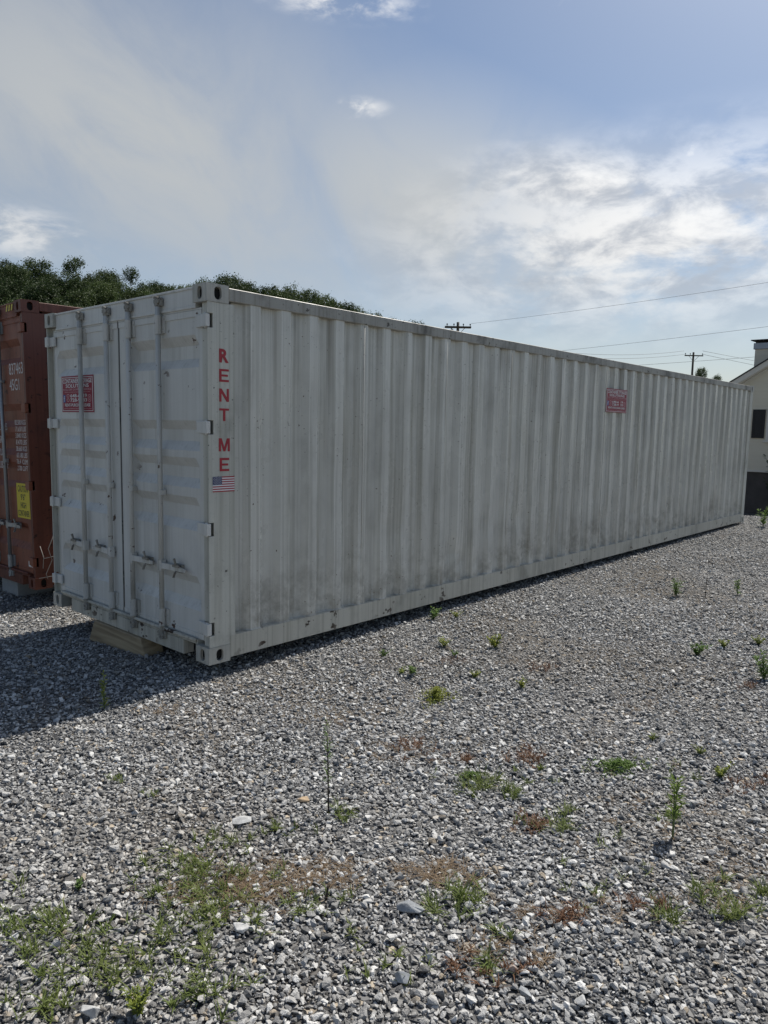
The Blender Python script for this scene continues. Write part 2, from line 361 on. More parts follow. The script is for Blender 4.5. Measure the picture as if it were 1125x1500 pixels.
# ------------------------------------------------------------------ shipping container builder
L, W = 12.192, 2.438
DENTS = [(random.uniform(1.5, 11.8), random.uniform(.3, 1.0), random.uniform(.05, .16), random.uniform(.006, .020)) for _ in range(22)]
def oval(cx, cy, rx, ry, n=16):
    pts = []
    for k in range(n):
        a = 2*math.pi*(k+.5)/n; c, s_ = math.cos(a), math.sin(a)
        pts.append((cx + rx*math.copysign(abs(c)**.75, c), cy + ry*math.copysign(abs(s_)**.75, s_)))
    return pts
def casting_mesh(mat):
    """corner fitting .178 x .162 x .118, corner at origin, reaching +x +y +z; oval openings on the x=0, y=0 faces and z=0 face"""
    sx, sy, sz = .178, .162, .118; mb = MB()
    def holed(put, w, h, rx, ry, depth_dir):
        n = 16; inner = oval(w/2, h/2, rx, ry, n); outer = []
        for (a, b_) in inner:
            da, db = a-w/2, b_-h/2; k = min((w/2)/abs(da) if da else 9e9, (h/2)/abs(db) if db else 9e9); outer.append((w/2+da*k, h/2+db*k))
        corners = [(0, 0), (w, 0), (w, h), (0, h)]
        vs = [put(a, b_, 0) for a, b_ in outer] + [put(a, b_, 0) for a, b_ in inner] + [put(a, b_, .022) for a, b_ in inner]
        fs = []
        for k in range(n):
            j = (k+1) % n; fs.append((k, j, n+j, n+k)); fs.append((n+k, n+j, 2*n+j, 2*n+k))
        base = len(vs)
        for c in corners:
            best = sorted(range(n), key=lambda i: (outer[i][0]-c[0])**2 + (outer[i][1]-c[1])**2)[:2]
            vs.append(put(c[0], c[1], 0)); fs.append((best[0], best[1], len(vs)-1))
        mb.add(vs, fs)
    holed(lambda a, b_, dd: (dd, a, b_), sy, sz, .026, .042, 1)
    holed(lambda a, b_, dd: (a, dd, b_), sx, sz, .030, .042, 1)
    holed(lambda a, b_, dd: (a, b_, dd), sx, sy, .055, .032, 1)
    mb.add([(0, 0, sz), (sx, 0, sz), (sx, sy, sz), (0, sy, sz)], [(0, 1, 2, 3)])
    mb.add([(sx, 0, 0), (sx, sy, 0), (sx, sy, sz), (sx, 0, sz)], [(0, 1, 2, 3)])
    mb.add([(0, sy, 0), (sx, sy, 0), (sx, sy, sz), (0, sy, sz)], [(0, 1, 2, 3)])
    mb.cur = 1; mb.box(.03, sx-.012, .03, sy-.012, .03, sz-.012)
    return mb
def corr(x):
    t = (x-P0) % PER
    if t < .085: return 0.0
    if t < .130: return DEP*(t-.085)/.045
    if t < .233: return DEP
    return DEP*(1-(t-.233)/.045)
def breaks(x0, x1):
    xs = {round(x0, 4), round(x1, 4)}; k = math.floor((x0-P0)/PER)-1
    while P0+k*PER < x1:
        for o in (0, .085, .130, .233):
            x = P0+k*PER+o
            if x0 < x < x1: xs.add(round(x, 4))
        k += 1
    return sorted(xs)

def build_container(name, H, loc, rot, M, sub):
    root = empty(name, loc); root.rotation_euler = rot
    k = H/2.591
    # corner fittings
    cm = casting_mesh(M['cast'])
    first = None
    for ex in (0, 1):
        for ey in (0, 1):
            for ez in (0, 1):
                if first is None: ob = cm.build('corner_casting', [M['cast'], 'cavity_black'], root, fix=False); first = ob
                else: ob = link_mesh('corner_casting', first.data, root)
                ob.location = (L*ex, W*ey, H*ez); ob.scale = (1-2*ex, 1-2*ey, 1-2*ez)
    hinge_z = [.25*k, .95*k, 1.645*k, 2.35*k]
    z0, z1 = .1185, H-.1185
    # door-end corner posts: notched side plate plus recessed inner channel
    for s in (0, 1):
        y = lambda a: a if s == 0 else W-a
        out = [(.010, z0)]
        for hz in hinge_z: out += [(.010, hz-.047), (.050, hz-.047), (.050, hz+.047), (.010, hz+.047)]
        out += [(.010, z1), (.226, z1), (.226, z0)]
        mb = MB(); mb.prism(out, 'y', *sorted((y(.005), y(.015))))
        if s == 0:
            zc = [z0]
            for hz in hinge_z: zc += [hz-.047, hz+.047]
            zc.append(z1)
            for i in range(len(zc)-1): mb.box(.085 if i % 2 else .028, .16, .016, .0955, zc[i]+(.0002 if i else 0), zc[i+1]-.0002)
        else: mb.box(.055, .16, *sorted((y(.016), y(.0955))), z0, z1)
        mb.build('corner_post', M['post'], root, bevel=.002)
        mb = MB(); mb.box(L-.16, L-.006, *sorted((y(.006), y(.12))), z0, z1); mb.build('corner_post', M['post'], root, bevel=.004)
    # rails
    for s in (0, 1):
        y = lambda a: a if s == 0 else W-a
        mb = MB(); mb.box(.180, L-.180, *sorted((y(.004), y(.064))), H-.098, H-.012); mb.build('top_side_rail', M['toprail'], root, bevel=.004)
        out = [(y(.004), .022), (y(.004), .178), (y(.05), .178), (y(.012), .170), (y(.012), .034), (y(.06), .034), (y(.06), .022)]
        mb = MB(); mb.prism(out, 'x', .180, L-.180); mb.build('bottom_side_rail', M['rail'], root)
    mb = MB(); mb.box(.024, .075, .164, W-.164, H-.1495, H-.008); mb.box(.016, .0239, .164, W-.164, H-.022, H-.006); mb.box(.019, .0239, .164, W-.164, H-.149, H-.128); mb.build('door_header', M['door'], root, bevel=.003)
    mb = MB(); mb.box(.012, .10, .335, W-.335, .006, .112); mb.box(.016, .10, .164, W-.164, .1125, .150); mb.build('door_sill', M['rail'], root, bevel=.003)
    mb = MB(); mb.tube([(.006, .17, .146), (.006, W-.17, .146)], .014, 8); mb.build('sill_lip', M['rail'], root, smooth=True)
    mb = MB(); mb.box(L-.07, L-.012, .164, W-.164, H-.118, H-.012); mb.build('end_rail', M['rail'], root)
    mb = MB(); mb.box(L-.09, L-.012, .164, W-.164, .02, .16); mb.build('end_rail', M['rail'], root)
    mb = MB(); mb.box(.11, L-.02, .066, W-.066, .125, .165); mb.build('floor', 'floor_wood', root)
    mb = MB()
    for i in range(1, 40): mb.box(i*.305-.03, i*.305+.03, .07, W-.07, .03, .124)
    cmo = mb.build('cross_member', M['rail'], root); cmo['kind'] = 'stuff'
    # corrugated side walls, sheet by sheet
    zlo, zhi = .172, H-.094
    edges = [.226]
    while edges[-1] + PER*4 < L-.2: edges.append(P0+.04+PER*4*len(edges))
    edges = [e for e in edges if e < L-.5] + [L-.161]
    for s in (0, 1):
        y = lambda a: a if s == 0 else W-a
        for a, b_ in zip(edges[:-1], edges[1:]):
            xs = breaks(a+.001, b_-.001); zs = np.linspace(zlo, zhi, 26 if s == 0 else 3); vs = []; fs = []
            for zz in zs:
                for x in xs:
                    dd = 0.0
                    if s == 0: dd = .0035*math.sin(x*2.3+zz*1.7)*math.sin(zz*2.9+x*.9) + .0022*math.sin(x*7.1+2)*math.sin(zz*6.3+x*3)
                    if s == 0: dd += sum(dp*math.exp(-((x-dx)**2+(zz-dz_)**2)/(rr*rr)) for dx, dz_, rr, dp in DENTS)
                    vs.append((x, y(.014+corr(x)+max(dd, -.006)), zz))
            n = len(xs)
            for j in range(len(zs)-1):
                for i in range(n-1): fs.append((j*n+i, j*n+i+1, (j+1)*n+i+1, (j+1)*n+i))
            mb = MB().add(vs, fs)
            if s: mb.f = [f[::-1] for f in mb.f]
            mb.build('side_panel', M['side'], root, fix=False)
            mb = MB()
            if s == 0:
                mb.tube([(x, y(.013+corr(x)), .181) for x in xs], .0055, 5); mb.tube([(b_, .0125, zlo+.01), (b_, .0125, zhi-.01)], .0018, 5)
                mb.build('weld_seam', M['side'], root, smooth=True)
    # front end wall, roof
    ys = np.linspace(.12, W-.12, 41); mb = MB()
    vs = [(L-.03-(.04 if (i//2) % 2 else 0), yy, zz) for zz in (.16, H-.11) for i, yy in enumerate(ys)]
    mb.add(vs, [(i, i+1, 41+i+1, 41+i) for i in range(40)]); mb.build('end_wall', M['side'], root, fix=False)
    xs = np.linspace(.075, L-.07, 181)
    vs = [(x, yy, H-.014-(.014 if (i//2) % 2 else 0)) for yy in (.05, W-.05) for i, x in enumerate(xs)]
    MB().add(vs, [(i, i+1, 181+i+1, 181+i) for i in range(180)]).build('roof', M['toprail'], root, fix=False)
    # doors
    rec = [(2.05, 2.27), (1.48, 1.69), (1.22, 1.43), (.92, 1.155), (.35, .595)]
    for s in (0, 1):
        y = lambda a: a if s == 0 else W-a
        door = None
        ya, yb = .100, 1.211; zb, zt = .156, H-.160
        # leaf: grid of breakpoints, recessed ribs with sloped sides
        yk = [ya, ya+.045, ya+.095, yb-.205, yb-.155, yb]; zk = [zb]
        for (p, q) in sorted(rec): zk += [p*k, p*k+.065, q*k-.065, q*k]
        zk.append(zt); X0 = .036; vs = []; fs = []
        for zi, zz in enumerate(zk):
            for yi, yy in enumerate(yk):
                inrec = 0 < zi < len(zk)-1 and (zi-1) % 4 in (1, 2) and yi in (2, 3)
                vs.append((X0+(.046 if inrec else 0.0), y(yy), zz))
        n = len(yk)
        for j in range(len(zk)-1):
            for i in range(n-1): fs.append((j*n+i, j*n+i+1, (j+1)*n+i+1, (j+1)*n+i))
        mb = MB().add(vs, fs); mb.box(X0+.0005, X0+.03, *sorted((y(ya), y(ya+.04))), zb, zt); mb.box(X0+.0005, X0+.03, *sorted((y(yb-.05), y(yb))), zb, zt)
        mb.box(X0-.007, X0-.0005, *sorted((y(ya+.004), y(yb-.002))), zt-.045, zt-.002); mb.box(X0-.006, X0-.0005, *sorted((y(ya+.004), y(yb-.002))), zb+.002, zb+.035)
        mb.box(X0+.080, X0+.085, *sorted((y(ya), y(yb))), zb, zt)
        door = mb.build('door', M['door'], root, fix=False)
        g = MB(); g.box(X0-.004, X0+.02, *sorted((y(1.2115), y(1.2185))), zb, zt); g.build('gasket', 'torn_gasket' if M['rod'] != 'galvanised' else 'black_rubber', door)
        g = MB(); g.box(X0-.002, X0+.02, *sorted((y(.0958), y(.0995))), zb, zt); g.box(X0-.006, X0+.02, *sorted((y(ya), y(yb))), zt+.0005, zt+.0103); g.box(X0-.003, X0+.02, *sorted((y(ya), y(yb))), zb-.006, zb-.0005)
        g.build('door_trim', M['door'], door)
        for hz in hinge_z:
            h = MB(); h.box(-.008, .028, *sorted((y(.006), y(.062))), hz-.042, hz+.042); h.box(.012, .030, *sorted((y(.062), y(.15))), hz-.040, hz+.040)
            h.tube([(.008, y(.03), hz-.05), (.008, y(.03), hz+.05)], .011, 8)
            h.build('hinge', M['door'], door, bevel=.003)
        for ri, ry in enumerate((.595, 1.010) if s == 0 else (W-1.790, W-1.350)):
            yy = y(ry); xr = -.002
            r = MB(); r.tube([(xr, yy, .135), (xr, yy, H-.085)], .0185, 12); r.build('lock_rod', M['rod'], door, smooth=True)
            for (a, b_) in ((.170, .300), (H-.295, H-.165)):
                q = MB(); q.tube([(xr, yy, a), (xr, yy, b_)], .025, 12); q.box(.020, .0355, yy-.046, yy+.046, a+.006, b_-.006)
                for dz in (.025, .105):
                    for dy in (-.037, .037): q.tube([(.014, yy+dy, a+dz), (.021, yy+dy, a+dz)], .006, 6)
                q.build('rod_bracket', M['rod'], door, bevel=0)
            q = MB(); q.box(-.014, .032, yy-.030, yy+.030, 1.165*k-.022, 1.165*k+.022); q.build('rod_guide', M['rod'], door, bevel=.006)
            q = MB(); q.box(-.014, .032, yy-.028, yy+.028, 1.90*k-.016, 1.90*k+.016)
            if M['rod'] == 'galvanised': q.build('rod_guide', M['rod'], door, bevel=.006)
            for zc_, up in ((.105, -1), (H-.070, 1)):
                q = MB(); q.tube([(xr, yy, zc_-.035), (xr, yy, zc_+.035)], .021, 8); q.box(-.018, .004, yy-.034, yy+.030, zc_-.012, zc_+.014)
                q.box(-.006, .016, yy-.044, yy-.026, zc_-.03, zc_+.026); q.box(-.006, .016, yy+.022, yy+.040, zc_-.026, zc_+.03)
                q.tube([(-.012, yy-.03, zc_+.02*up), (-.022, yy-.005, zc_+.034*up), (-.012, yy+.03, zc_+.026*up)], .006, 6)
                q.build('cam_lock', M['cam'], door, bevel=.002)
            # handle: pivot plate on the rod, flat bar, catch with retainer loops
            dirn = -1 if s == 0 else 1; hz = .628; ln = .315 if ri == (0 if s == 0 else 0) else .30
            hb = MB(); hb.box(-.020, .022, yy-.024, yy+.024, hz-.040, hz+.040)
            e = yy+dirn*ln
            hb.add([(-.020, yy+dirn*.02, hz-.020), (-.020, yy+dirn*.02, hz+.022), (-.006, yy+dirn*.15, hz-.020), (-.006, yy+dirn*.15, hz+.022), (-.010, e, hz-.013), (-.010, e, hz+.010),
                    (-.008, yy+dirn*.02, hz-.020), (-.008, yy+dirn*.02, hz+.022), (.006, yy+dirn*.15, hz-.020), (.006, yy+dirn*.15, hz+.022), (.001, e, hz-.013), (.001, e, hz+.010)],
                   [(0, 2, 3, 1), (2, 4, 5, 3), (6, 7, 9, 8), (8, 9, 11, 10), (1, 3, 9, 7), (3, 5, 11, 9), (0, 6, 8, 2), (2, 8, 10, 4), (4, 10, 11, 5)])
            hb.build('handle', M['rod'], door, bevel=0)
            c_ = yy+dirn*.20; q = MB(); q.box(.012, .0355, c_-.045, c_+.045, hz-.030, hz+.030)
            q.tube([(.010, c_-.006, hz+.005), (-.016, c_-.012, hz+.038), (-.022, c_, hz+.072), (-.012, c_+.012, hz+.072), (-.002, c_+.014, hz+.03)], .0085, 6)
            q.tube([(.006, c_, hz-.012), (-.020, c_-.004, hz-.030), (-.024, c_+.010, hz-.062), (-.010, c_+.022, hz-.066), (.004, c_+.02, hz-.034)], .0065, 6)
            q.box(-.020, -.008, c_-.05*1, c_+.03, hz+.012, hz+.030)
            q.build('handle_catch', M['cam'], door, bevel=0)
    return root

WM = dict(cast='casting_paint', post='post_paint', toprail='top_rail_paint', rail='rail_paint', door='door_paint', side='white_paint', rod='rod_paint', cam='cam_paint')
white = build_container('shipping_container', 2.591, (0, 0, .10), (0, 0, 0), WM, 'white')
tag(white, 'long white shipping container with red rental lettering on its corner post', 'container')
RM = dict(cast='red_post_paint', post='red_post_paint', toprail='red_post_paint', rail='red_post_paint', door='red_paint', side='red_post_paint', rod='galvanised', cam='galvanised')
red = build_container('shipping_container', 2.896, (.21, 3.335, .05), (-.017, -.010, 0), RM, 'red')
tag(red, 'rusty brown-red high shipping container with white stencilled numbers and yellow caution sticker', 'container')

# lettering and decals of the white container (its own frame)
SX, SZ, SY = (1, 0, 0), (0, 0, 1), (0, -1, 0)
GLYPH = {'E': [(0, 0), (1, 0), (1, .17), (.24, .17), (.24, .42), (.9, .42), (.9, .58), (.24, .58), (.24, .83), (1, .83), (1, 1), (0, 1)],
         'T': [(.38, 0), (.62, 0), (.62, .83), (1, .83), (1, 1), (0, 1), (0, .83), (.38, .83)],
         'N': [(0, 0), (.22, 0), (.22, .66), (.76, 0), (1, 0), (1, 1), (.78, 1), (.78, .34), (.24, 1), (0, 1)],
         'M': [(0, 0), (.19, 0), (.19, .66), (.41, 0), (.59, 0), (.81, .66), (.81, 0), (1, 0), (1, 1), (.74, 1), (.5, .30), (.26, 1), (0, 1)]}
for ch, zz, hh in (('R', 2.081, .092), ('E', 1.953, .086), ('N', 1.820, .088), ('T', 1.690, .085), ('M', 1.484, .089), ('E', 1.348, .091)):
    wd = .078 if ch != 'M' else .090
    if ch == 'R': text_mesh(ch, .1, 'red_vinyl', 'letter', white, SX, SZ, (.137, .0035, zz), width=wd, height=hh, align='CENTER', thick=.0006, bold=.0038)
    else: MB().prism([(.137+(a_-.5)*wd, zz+b_*hh) for a_, b_ in GLYPH[ch]], 'y', .0028, .0048).build('letter', 'red_vinyl', white)
fl = MB(); fx0, fx1, fz0, fz1 = .040, .220, 1.206, 1.312; yy = .0035
sh = (fz1-fz0)/13
for i in range(13):
    fl.cur = i % 2
    xa = fx0 if i >= 7-1e-6 else fx0+.076
    zt = fz1-i*sh
    fl.add([(xa, yy, zt-sh), (fx1, yy, zt-sh), (fx1, yy, zt), (xa, yy, zt)], [(0, 1, 2, 3)])
fl.cur = 2; fl.add([(fx0, yy, fz1-7*sh), (fx0+.076, yy, fz1-7*sh), (fx0+.076, yy, fz1), (fx0, yy, fz1)], [(0, 1, 2, 3)])
fl.cur = 1
for r_ in range(9):
    for c_ in range(6 if r_ % 2 == 0 else 5):
        cx = fx0+.0075+(c_+(.5 if r_ % 2 else 0))*.0122; cz = fz1-.0055-r_*.0057; pts = []
        for q in range(10):
            a = math.pi/2+q*math.pi/5; rr = .0032 if q % 2 == 0 else .0013; pts.append((cx+rr*math.cos(a), yy-.0006, cz+rr*math.sin(a)))
        fl.add(pts, [tuple(range(10))])
fl.build('flag_decal', ['red_vinyl', 'white_vinyl', 'navy_vinyl'], white, fix=False)
def sign(parent, O, X, wdt, hgt):
    """red company sticker: O = lower left corner, X = reading direction"""
    O = np.array(O, float); X = np.array(X, float); Z = np.array((0, 0, 1.)); N = np.cross(X, Z)
    P = lambda a, b_, d=0: tuple(O + X*a*wdt + Z*b_*hgt + N*d)
    mb = MB(); mb.add([P(0, 0, .001), P(1, 0, .001), P(1, 1, .001), P(0, 1, .001), P(0, 0, -.001), P(1, 0, -.001), P(1, 1, -.001), P(0, 1, -.001)], [(0, 1, 2, 3), (7, 6, 5, 4), (0, 4, 5, 1), (1, 5, 6, 2), (2, 6, 7, 3), (3, 7, 4, 0)])
    s_ = mb.build('sticker', 'sign_red', parent, fix=False)
    mb = MB()
    for (a0, a1, b0, b1) in ((.02, .98, .945, .960), (.02, .98, .035, .050), (.02, .034, .05, .945), (.966, .98, .05, .945)):
        mb.add([P(a0, b0, .0018), P(a1, b0, .0018), P(a1, b1, .0018), P(a0, b1, .0018)], [(0, 1, 2, 3)])
    mb.build('border', 'white_vinyl', s_, fix=False)
    for body, b0, hh, ww, mat in (('CONTAINER STORAGE', .795, .125, .90, 'white_vinyl'), ('SOLUTIONS', .675, .10, .72, 'white_vinyl'), ('ROLL-OFF DUMPSTER SERVICE', .595, .055, .88, 'pink_vinyl'), ('www.containerstoragesolutions.com', .535, .035, .80, 'pink_vinyl'),
                              ('648-6  19', .405, .095, .52, 'white_vinyl'), ('728-9  33', .285, .095, .52, 'white_vinyl'), ('RENT-PURCHASE-LEASE', .155, .085, .80, 'white_vinyl'), ('www.containerstoragesolutions.com', .080, .035, .86, 'pink_vinyl')):
        text_mesh(body, .1, mat, 'lettering', s_, tuple(X), (0, 0, 1), P(.54 if body[0] in '67' else .5, b0, .0022), width=ww*wdt, height=hh*hgt, align='CENTER', thick=.0003, bold=.0012)
    mb = MB(); mb.add([P(.05, .27, .0018), P(.12, .27, .0018), P(.12, .48, .0018), P(.05, .48, .0018)], [(0, 1, 2, 3)]); mb.build('emblem', 'blue_vinyl', s_, fix=False)
    text_mesh('f', .1, 'white_vinyl', 'lettering', s_, tuple(X), (0, 0, 1), P(.085, .29, .0024), width=.035*wdt, height=.16*hgt, align='CENTER', thick=.0002, bold=.001)
    mb = MB()
    for cz in (.455, .335):                                # round badges before the two numbers
        ring = [(math.cos(q*math.pi/8), math.sin(q*math.pi/8)) for q in range(16)]
        vs = [P(.205+.045*c, cz+.048*s2, .0018) for c, s2 in ring] + [P(.205+.032*c, cz+.034*s2, .0018) for c, s2 in ring]
        mb.add(vs, [(q, (q+1) % 16, 16+(q+1) % 16, 16+q) for q in range(16)])
    for ra, rb in (((.085, .095), (.068, .080)), ((.035, .045), (.022, .030))):   # rounded camera-like badge
        vs = []
        for (rx, rz) in (ra, rb):
            vs += [P(.875+rx*.55*math.copysign(abs(math.cos(q*math.pi/8+.2))**.5, math.cos(q*math.pi/8+.2)), .38+rz*math.copysign(abs(math.sin(q*math.pi/8+.2))**.5, math.sin(q*math.pi/8+.2)), .0018) for q in range(16)]
        mb.add(vs, [(q, (q+1) % 16, 16+(q+1) % 16, 16+q) for q in range(16)])
    mb.build('badge', 'pink_vinyl', s_, fix=False)
    return s_
sign(white, (.033, 2.215, 1.745), SY, .575, .305)
# the side sticker bridges the corrugation ridges
sign(white, (5.98, .012, 1.925), SX, .62, .30)

# stencils of the red container
RX = .034
for body, zz, hh, y0_, ww in (('837463', 2.185, .115, .450, .34), ('45G1', 2.025, .115, .455, .24)):
    text_mesh(body, .1, 'stencil_white', 'stencil', red, SY, SZ, (RX, y0_, zz), width=ww, height=hh, thick=.0006)
for i, body in enumerate(('82.500 KGS', '71.650 LBS', '3.840 KGS', '8.470 LBS', '28.660 KGS', '63.180 LBS', '76.4  CUM', '2.700 CUFT')):
    xx = RX+(.018 if i in (1, 5) else (.010 if i in (3, 7) else 0))
    text_mesh(body, .1, 'stencil_white', 'stencil', red, SY, SZ, (min(xx, RX+.002)-.001, .375, 1.675-i*.067), width=.265, height=.050, thick=.0005, shear=(.3 if i % 2 else 0))
for i, (body, ww) in enumerate((('MAX. GROSS', .30), ('TARE', .16), ('PAYLOAD', .24), ('CUB. CAP.', .27))):
    text_mesh(body, .1, 'stencil_white', 'stencil', red, SY, SZ, (RX-.001, .88-.02*(i % 2), 1.62-i*.134), width=ww, height=.075, thick=.0005)
text_mesh('U', .1, 'stencil_white', 'stencil', red, SY, SZ, (RX-.001, .70, 2.185), width=.055, height=.115, thick=.0005)
mb = MB(); mb.box(.031, .034, .108, .420, .715, 1.075); cs = mb.build('caution_sticker', 'yellow_vinyl', red)
for body, zz, ww, hh in (('CAUTION', .985, .245, .068), ("9'6\"", .900, .115, .066), ('HIGH', .818, .135, .062), ('CONTAINER', .734, .275, .062)):
    text_mesh(body, .1, 'black_vinyl', 'lettering', cs, SY, SZ, (.0305, .264, zz), width=ww, height=hh, align='CENTER', thick=.0003, bold=.001)
mb = MB(); mb.box(.032, .034, .115, .215, .215, .272); wl = mb.build('label_plate', 'white_vinyl', red)
mb = MB(); mb.box(.0312, .0319, .135, .195, .247, .257); mb.box(.0312, .0319, .145, .195, .231, .239); mb.build('print', 'black_vinyl', wl)
mb = MB()
for i in range(3): mb.add([(.0095, .235+i*.062, 2.812), (.0095, .265+i*.062, 2.812), (.0095, .245+i*.062, 2.872), (.0095, .215+i*.062, 2.872)], [(0, 1, 2, 3)])
mb.build('height_stripe', 'yellow_vinyl', red, fix=False)
# loose wire on the red container's lower corner
mb = MB()
for pts in ([(.12, -.02, .10), (.10, -.03, .16), (.16, -.04, .30), (.12, -.05, .42), (.2, -.06, .62)], [(.05, -.02, .45), (.08, -.03, .33), (.07, -.03, .22)], [(.08, -.03, .32), (.2, -.05, .34), (.3, -.05, .30)], [(.03, -.02, .12), (.2, -.03, .13), (.5, -.04, .15)], [(.25, -.05, .55), (.18, -.05, .40), (.26, -.05, .22)]):
    mb.tube(pts, .004, 5)
wr = mb.build('wire_scrap', 'wire_metal', smooth=True); wr.location = (.21, 3.335, .05)
tag(wr, 'loose pale wire hanging at the lower corner of the red container', 'wire')

# supports
def block(name, mat, x0, x1, y0, y1, ztop, label, cat, bev=.006, slant=0.0):
    cx, cy = (x0+x1)/2, (y0+y1)/2; zb = float(gz(cx, cy))-.03
    hx, hy = (x1-x0)/2, (y1-y0)/2; h = ztop-zb
    mb = MB(); mb.add([(-hx, -hy-slant, 0), (hx, -hy-slant, 0), (hx, hy+slant, 0), (-hx, hy+slant, 0), (-hx, -hy+slant, h), (hx, -hy+slant, h), (hx, hy-slant, h), (-hx, hy-slant, h)],
                      [(0, 3, 2, 1), (4, 5, 6, 7), (0, 1, 5, 4), (1, 2, 6, 5), (2, 3, 7, 6), (3, 0, 4, 7)])
    o = mb.build(name, mat, bevel=bev); o.location = (cx, cy, zb); return tag(o, label, cat)
block('timber_block', 'timber', -.01, .16, .86, 1.70, .1035, 'weathered timber block under the white container door sill', 'timber block', .006, .05)
block('timber_block', 'timber', 11.2, 11.34, .25, 2.2, .103, 'timber block under the far end of the white container', 'timber block')
block('concrete_block', 'concrete_block', .30, .70, 4.02, 4.45, .060, 'grey concrete block propping up the red container', 'block')
block('concrete_block', 'concrete_block', 10.6, 11.0, 4.02, 4.45, .150, 'grey concrete block under the far end of red container', 'block')

# ------------------------------------------------------------------ house beyond the container
HX = 19.9; hz0 = -.55
house = empty('house', (HX, 1.2, hz0)); tag(house, 'cream sided cottage with dark foundation, black shutter and chimney beyond the container', 'house')
wt = .749-hz0; rk = lambda y: 3.286-hz0+.634*(2.742-(y+1.2))     # underside line of roof on the gable, local y
yl, yr = 3.0, -3.0; ridge = 0.0
rkf = lambda y: rk(abs(y)) - .10
mb = MB(); mb.box(.05, 8.95, yr+.05, yl-.05, 0, wt-.03); mb.build('foundation', 'house_foundation', house)
mb = MB(); mb.box(-.03, 9.03, yr-.03, yl+.03, wt-.03, wt+.02); mb.build('water_table', 'house_trim', house, bevel=.004)
mb = MB(); z = wt+.02; ex = .102
while z < rkf(0)-.02:                                            # lap boards of the gable wall
    zt = z+ex; half = yl if rkf(yl) >= zt else max(.02, yl-(zt-rkf(yl))/.634)
    mb.add([(-.016, -half, z), (-.016, half, z), (-.002, half, zt), (-.002, -half, zt), (.012, -half, z), (.012, half, z)], [(0, 1, 2, 3), (0, 4, 5, 1)])
    z = zt
z = wt+.02
while z < rkf(yl)-.02:
    zt = z+ex
    for sy in (1, -1):
        yy = sy*yl; mb.add([(0, yy+sy*.016, z), (9, yy+sy*.016, z), (9, yy+sy*.002, zt), (0, yy+sy*.002, zt)], [(0, 1, 2, 3)])
    z = zt
mb.build('siding', 'siding', house, fix=False)
mb = MB(); mb.add([(.03, yr+.02, wt), (.03, yl-.02, wt), (.03, yl-.02, rkf(yl)), (.03, 0, rkf(0)), (.03, yr+.02, rkf(yl)), (8.97, yr+.02, wt), (8.97, yl-.02, wt), (8.97, yl-.02, rkf(yl)), (8.97, 0, rkf(0)), (8.97, yr+.02, rkf(yl))],
                  [(0, 1, 2, 3, 4), (9, 8, 7, 6, 5), (0, 5, 6, 1), (1, 6, 7, 2), (4, 9, 5, 0)]); mb.build('wall', 'siding', house, fix=False)
rf = None
mb = MB()
for sy in (1, -1):
    ye = sy*(yl+.35); ze = rk(yl+.35)
    mb.add([(-.25, 0, rk(0)-.04), (9.25, 0, rk(0)-.04), (9.25, ye, ze-.04), (-.25, ye, ze-.04), (-.25, 0, rk(0)), (9.25, 0, rk(0)), (9.25, ye, ze), (-.25, ye, ze)],
           [(0, 1, 2, 3), (7, 6, 5, 4), (0, 3, 7, 4), (1, 5, 6, 2), (2, 6, 7, 3)])
rf = mb.build('roof', 'shingle', house)
for sy in (1, -1):
    ye = sy*(yl+.33); mb = MB()
    for (o0, o1, xa, xb) in ((.042, .20, -.23, -.19), (.20, .23, -.19, .0), (.12, .30, -.03, -.018)):
        mb.add([(xa, 0, rk(0)-o0), (xa, ye, rk(yl+.33)-o0), (xa, ye, rk(yl+.33)-o1), (xa, 0, rk(0)-o1), (xb, 0, rk(0)-o0), (xb, ye, rk(yl+.33)-o0), (xb, ye, rk(yl+.33)-o1), (xb, 0, rk(0)-o1)],
               [(0, 1, 2, 3), (7, 6, 5, 4), (0, 4, 5, 1), (3, 2, 6, 7), (1, 5, 6, 2)])
    mb.build('rake_board', 'house_trim', rf)
ch = MB(); ch.box(.9, 1.75, .20, 1.23, 2.6, 4.29-hz0); cho = ch.build('chimney', 'painted_brick', house)
mb = MB(); mb.box(.86, 1.79, .16, 1.27, 4.292-hz0, 4.47-hz0); mb.build('chimney_crown', 'chimney_metal', cho, bevel=.006)
mb = MB()
for cx in (.92, 1.70):
    for cy in (.20, 1.20): mb.box(cx, cx+.03, cy, cy+.03, 4.472-hz0, 4.54-hz0)
mb.box(.80, 1.85, .10, 1.34, 4.54-hz0, 4.565-hz0); mb.box(.97, 1.68, .30, 1.15, 4.472-hz0, 4.53-hz0); mb.build('chimney_cap', 'shingle', cho)
win = MB(); wy0, wy1, wz0, wz1 = -.42, .52, 1.63-hz0, 2.53-hz0
for (a, b_, c_, d_) in ((wy0, wy0+.07, wz0, wz1), (wy1-.07, wy1, wz0, wz1), (wy0+.07, wy1-.07, wz1-.07, wz1), (wy0+.07, wy1-.07, wz0, wz0+.05), (wy0+.07, wy1-.07, (wz0+wz1)/2-.02, (wz0+wz1)/2+.02)): win.box(-.045, -.017, a, b_, c_, d_)
wo = win.build('window', 'house_trim', house)
mb = MB(); mb.box(-.024, -.018, wy0+.07, wy1-.07, wz0+.05, wz1-.07); mb.build('pane', 'pane_dark', wo)
mb = MB(); mb.box(-.09, -.017, wy0-.05, wy1+.05, wz0-.06, wz0-.001); mb.build('window_sill', 'house_trim', wo, bevel=.004)
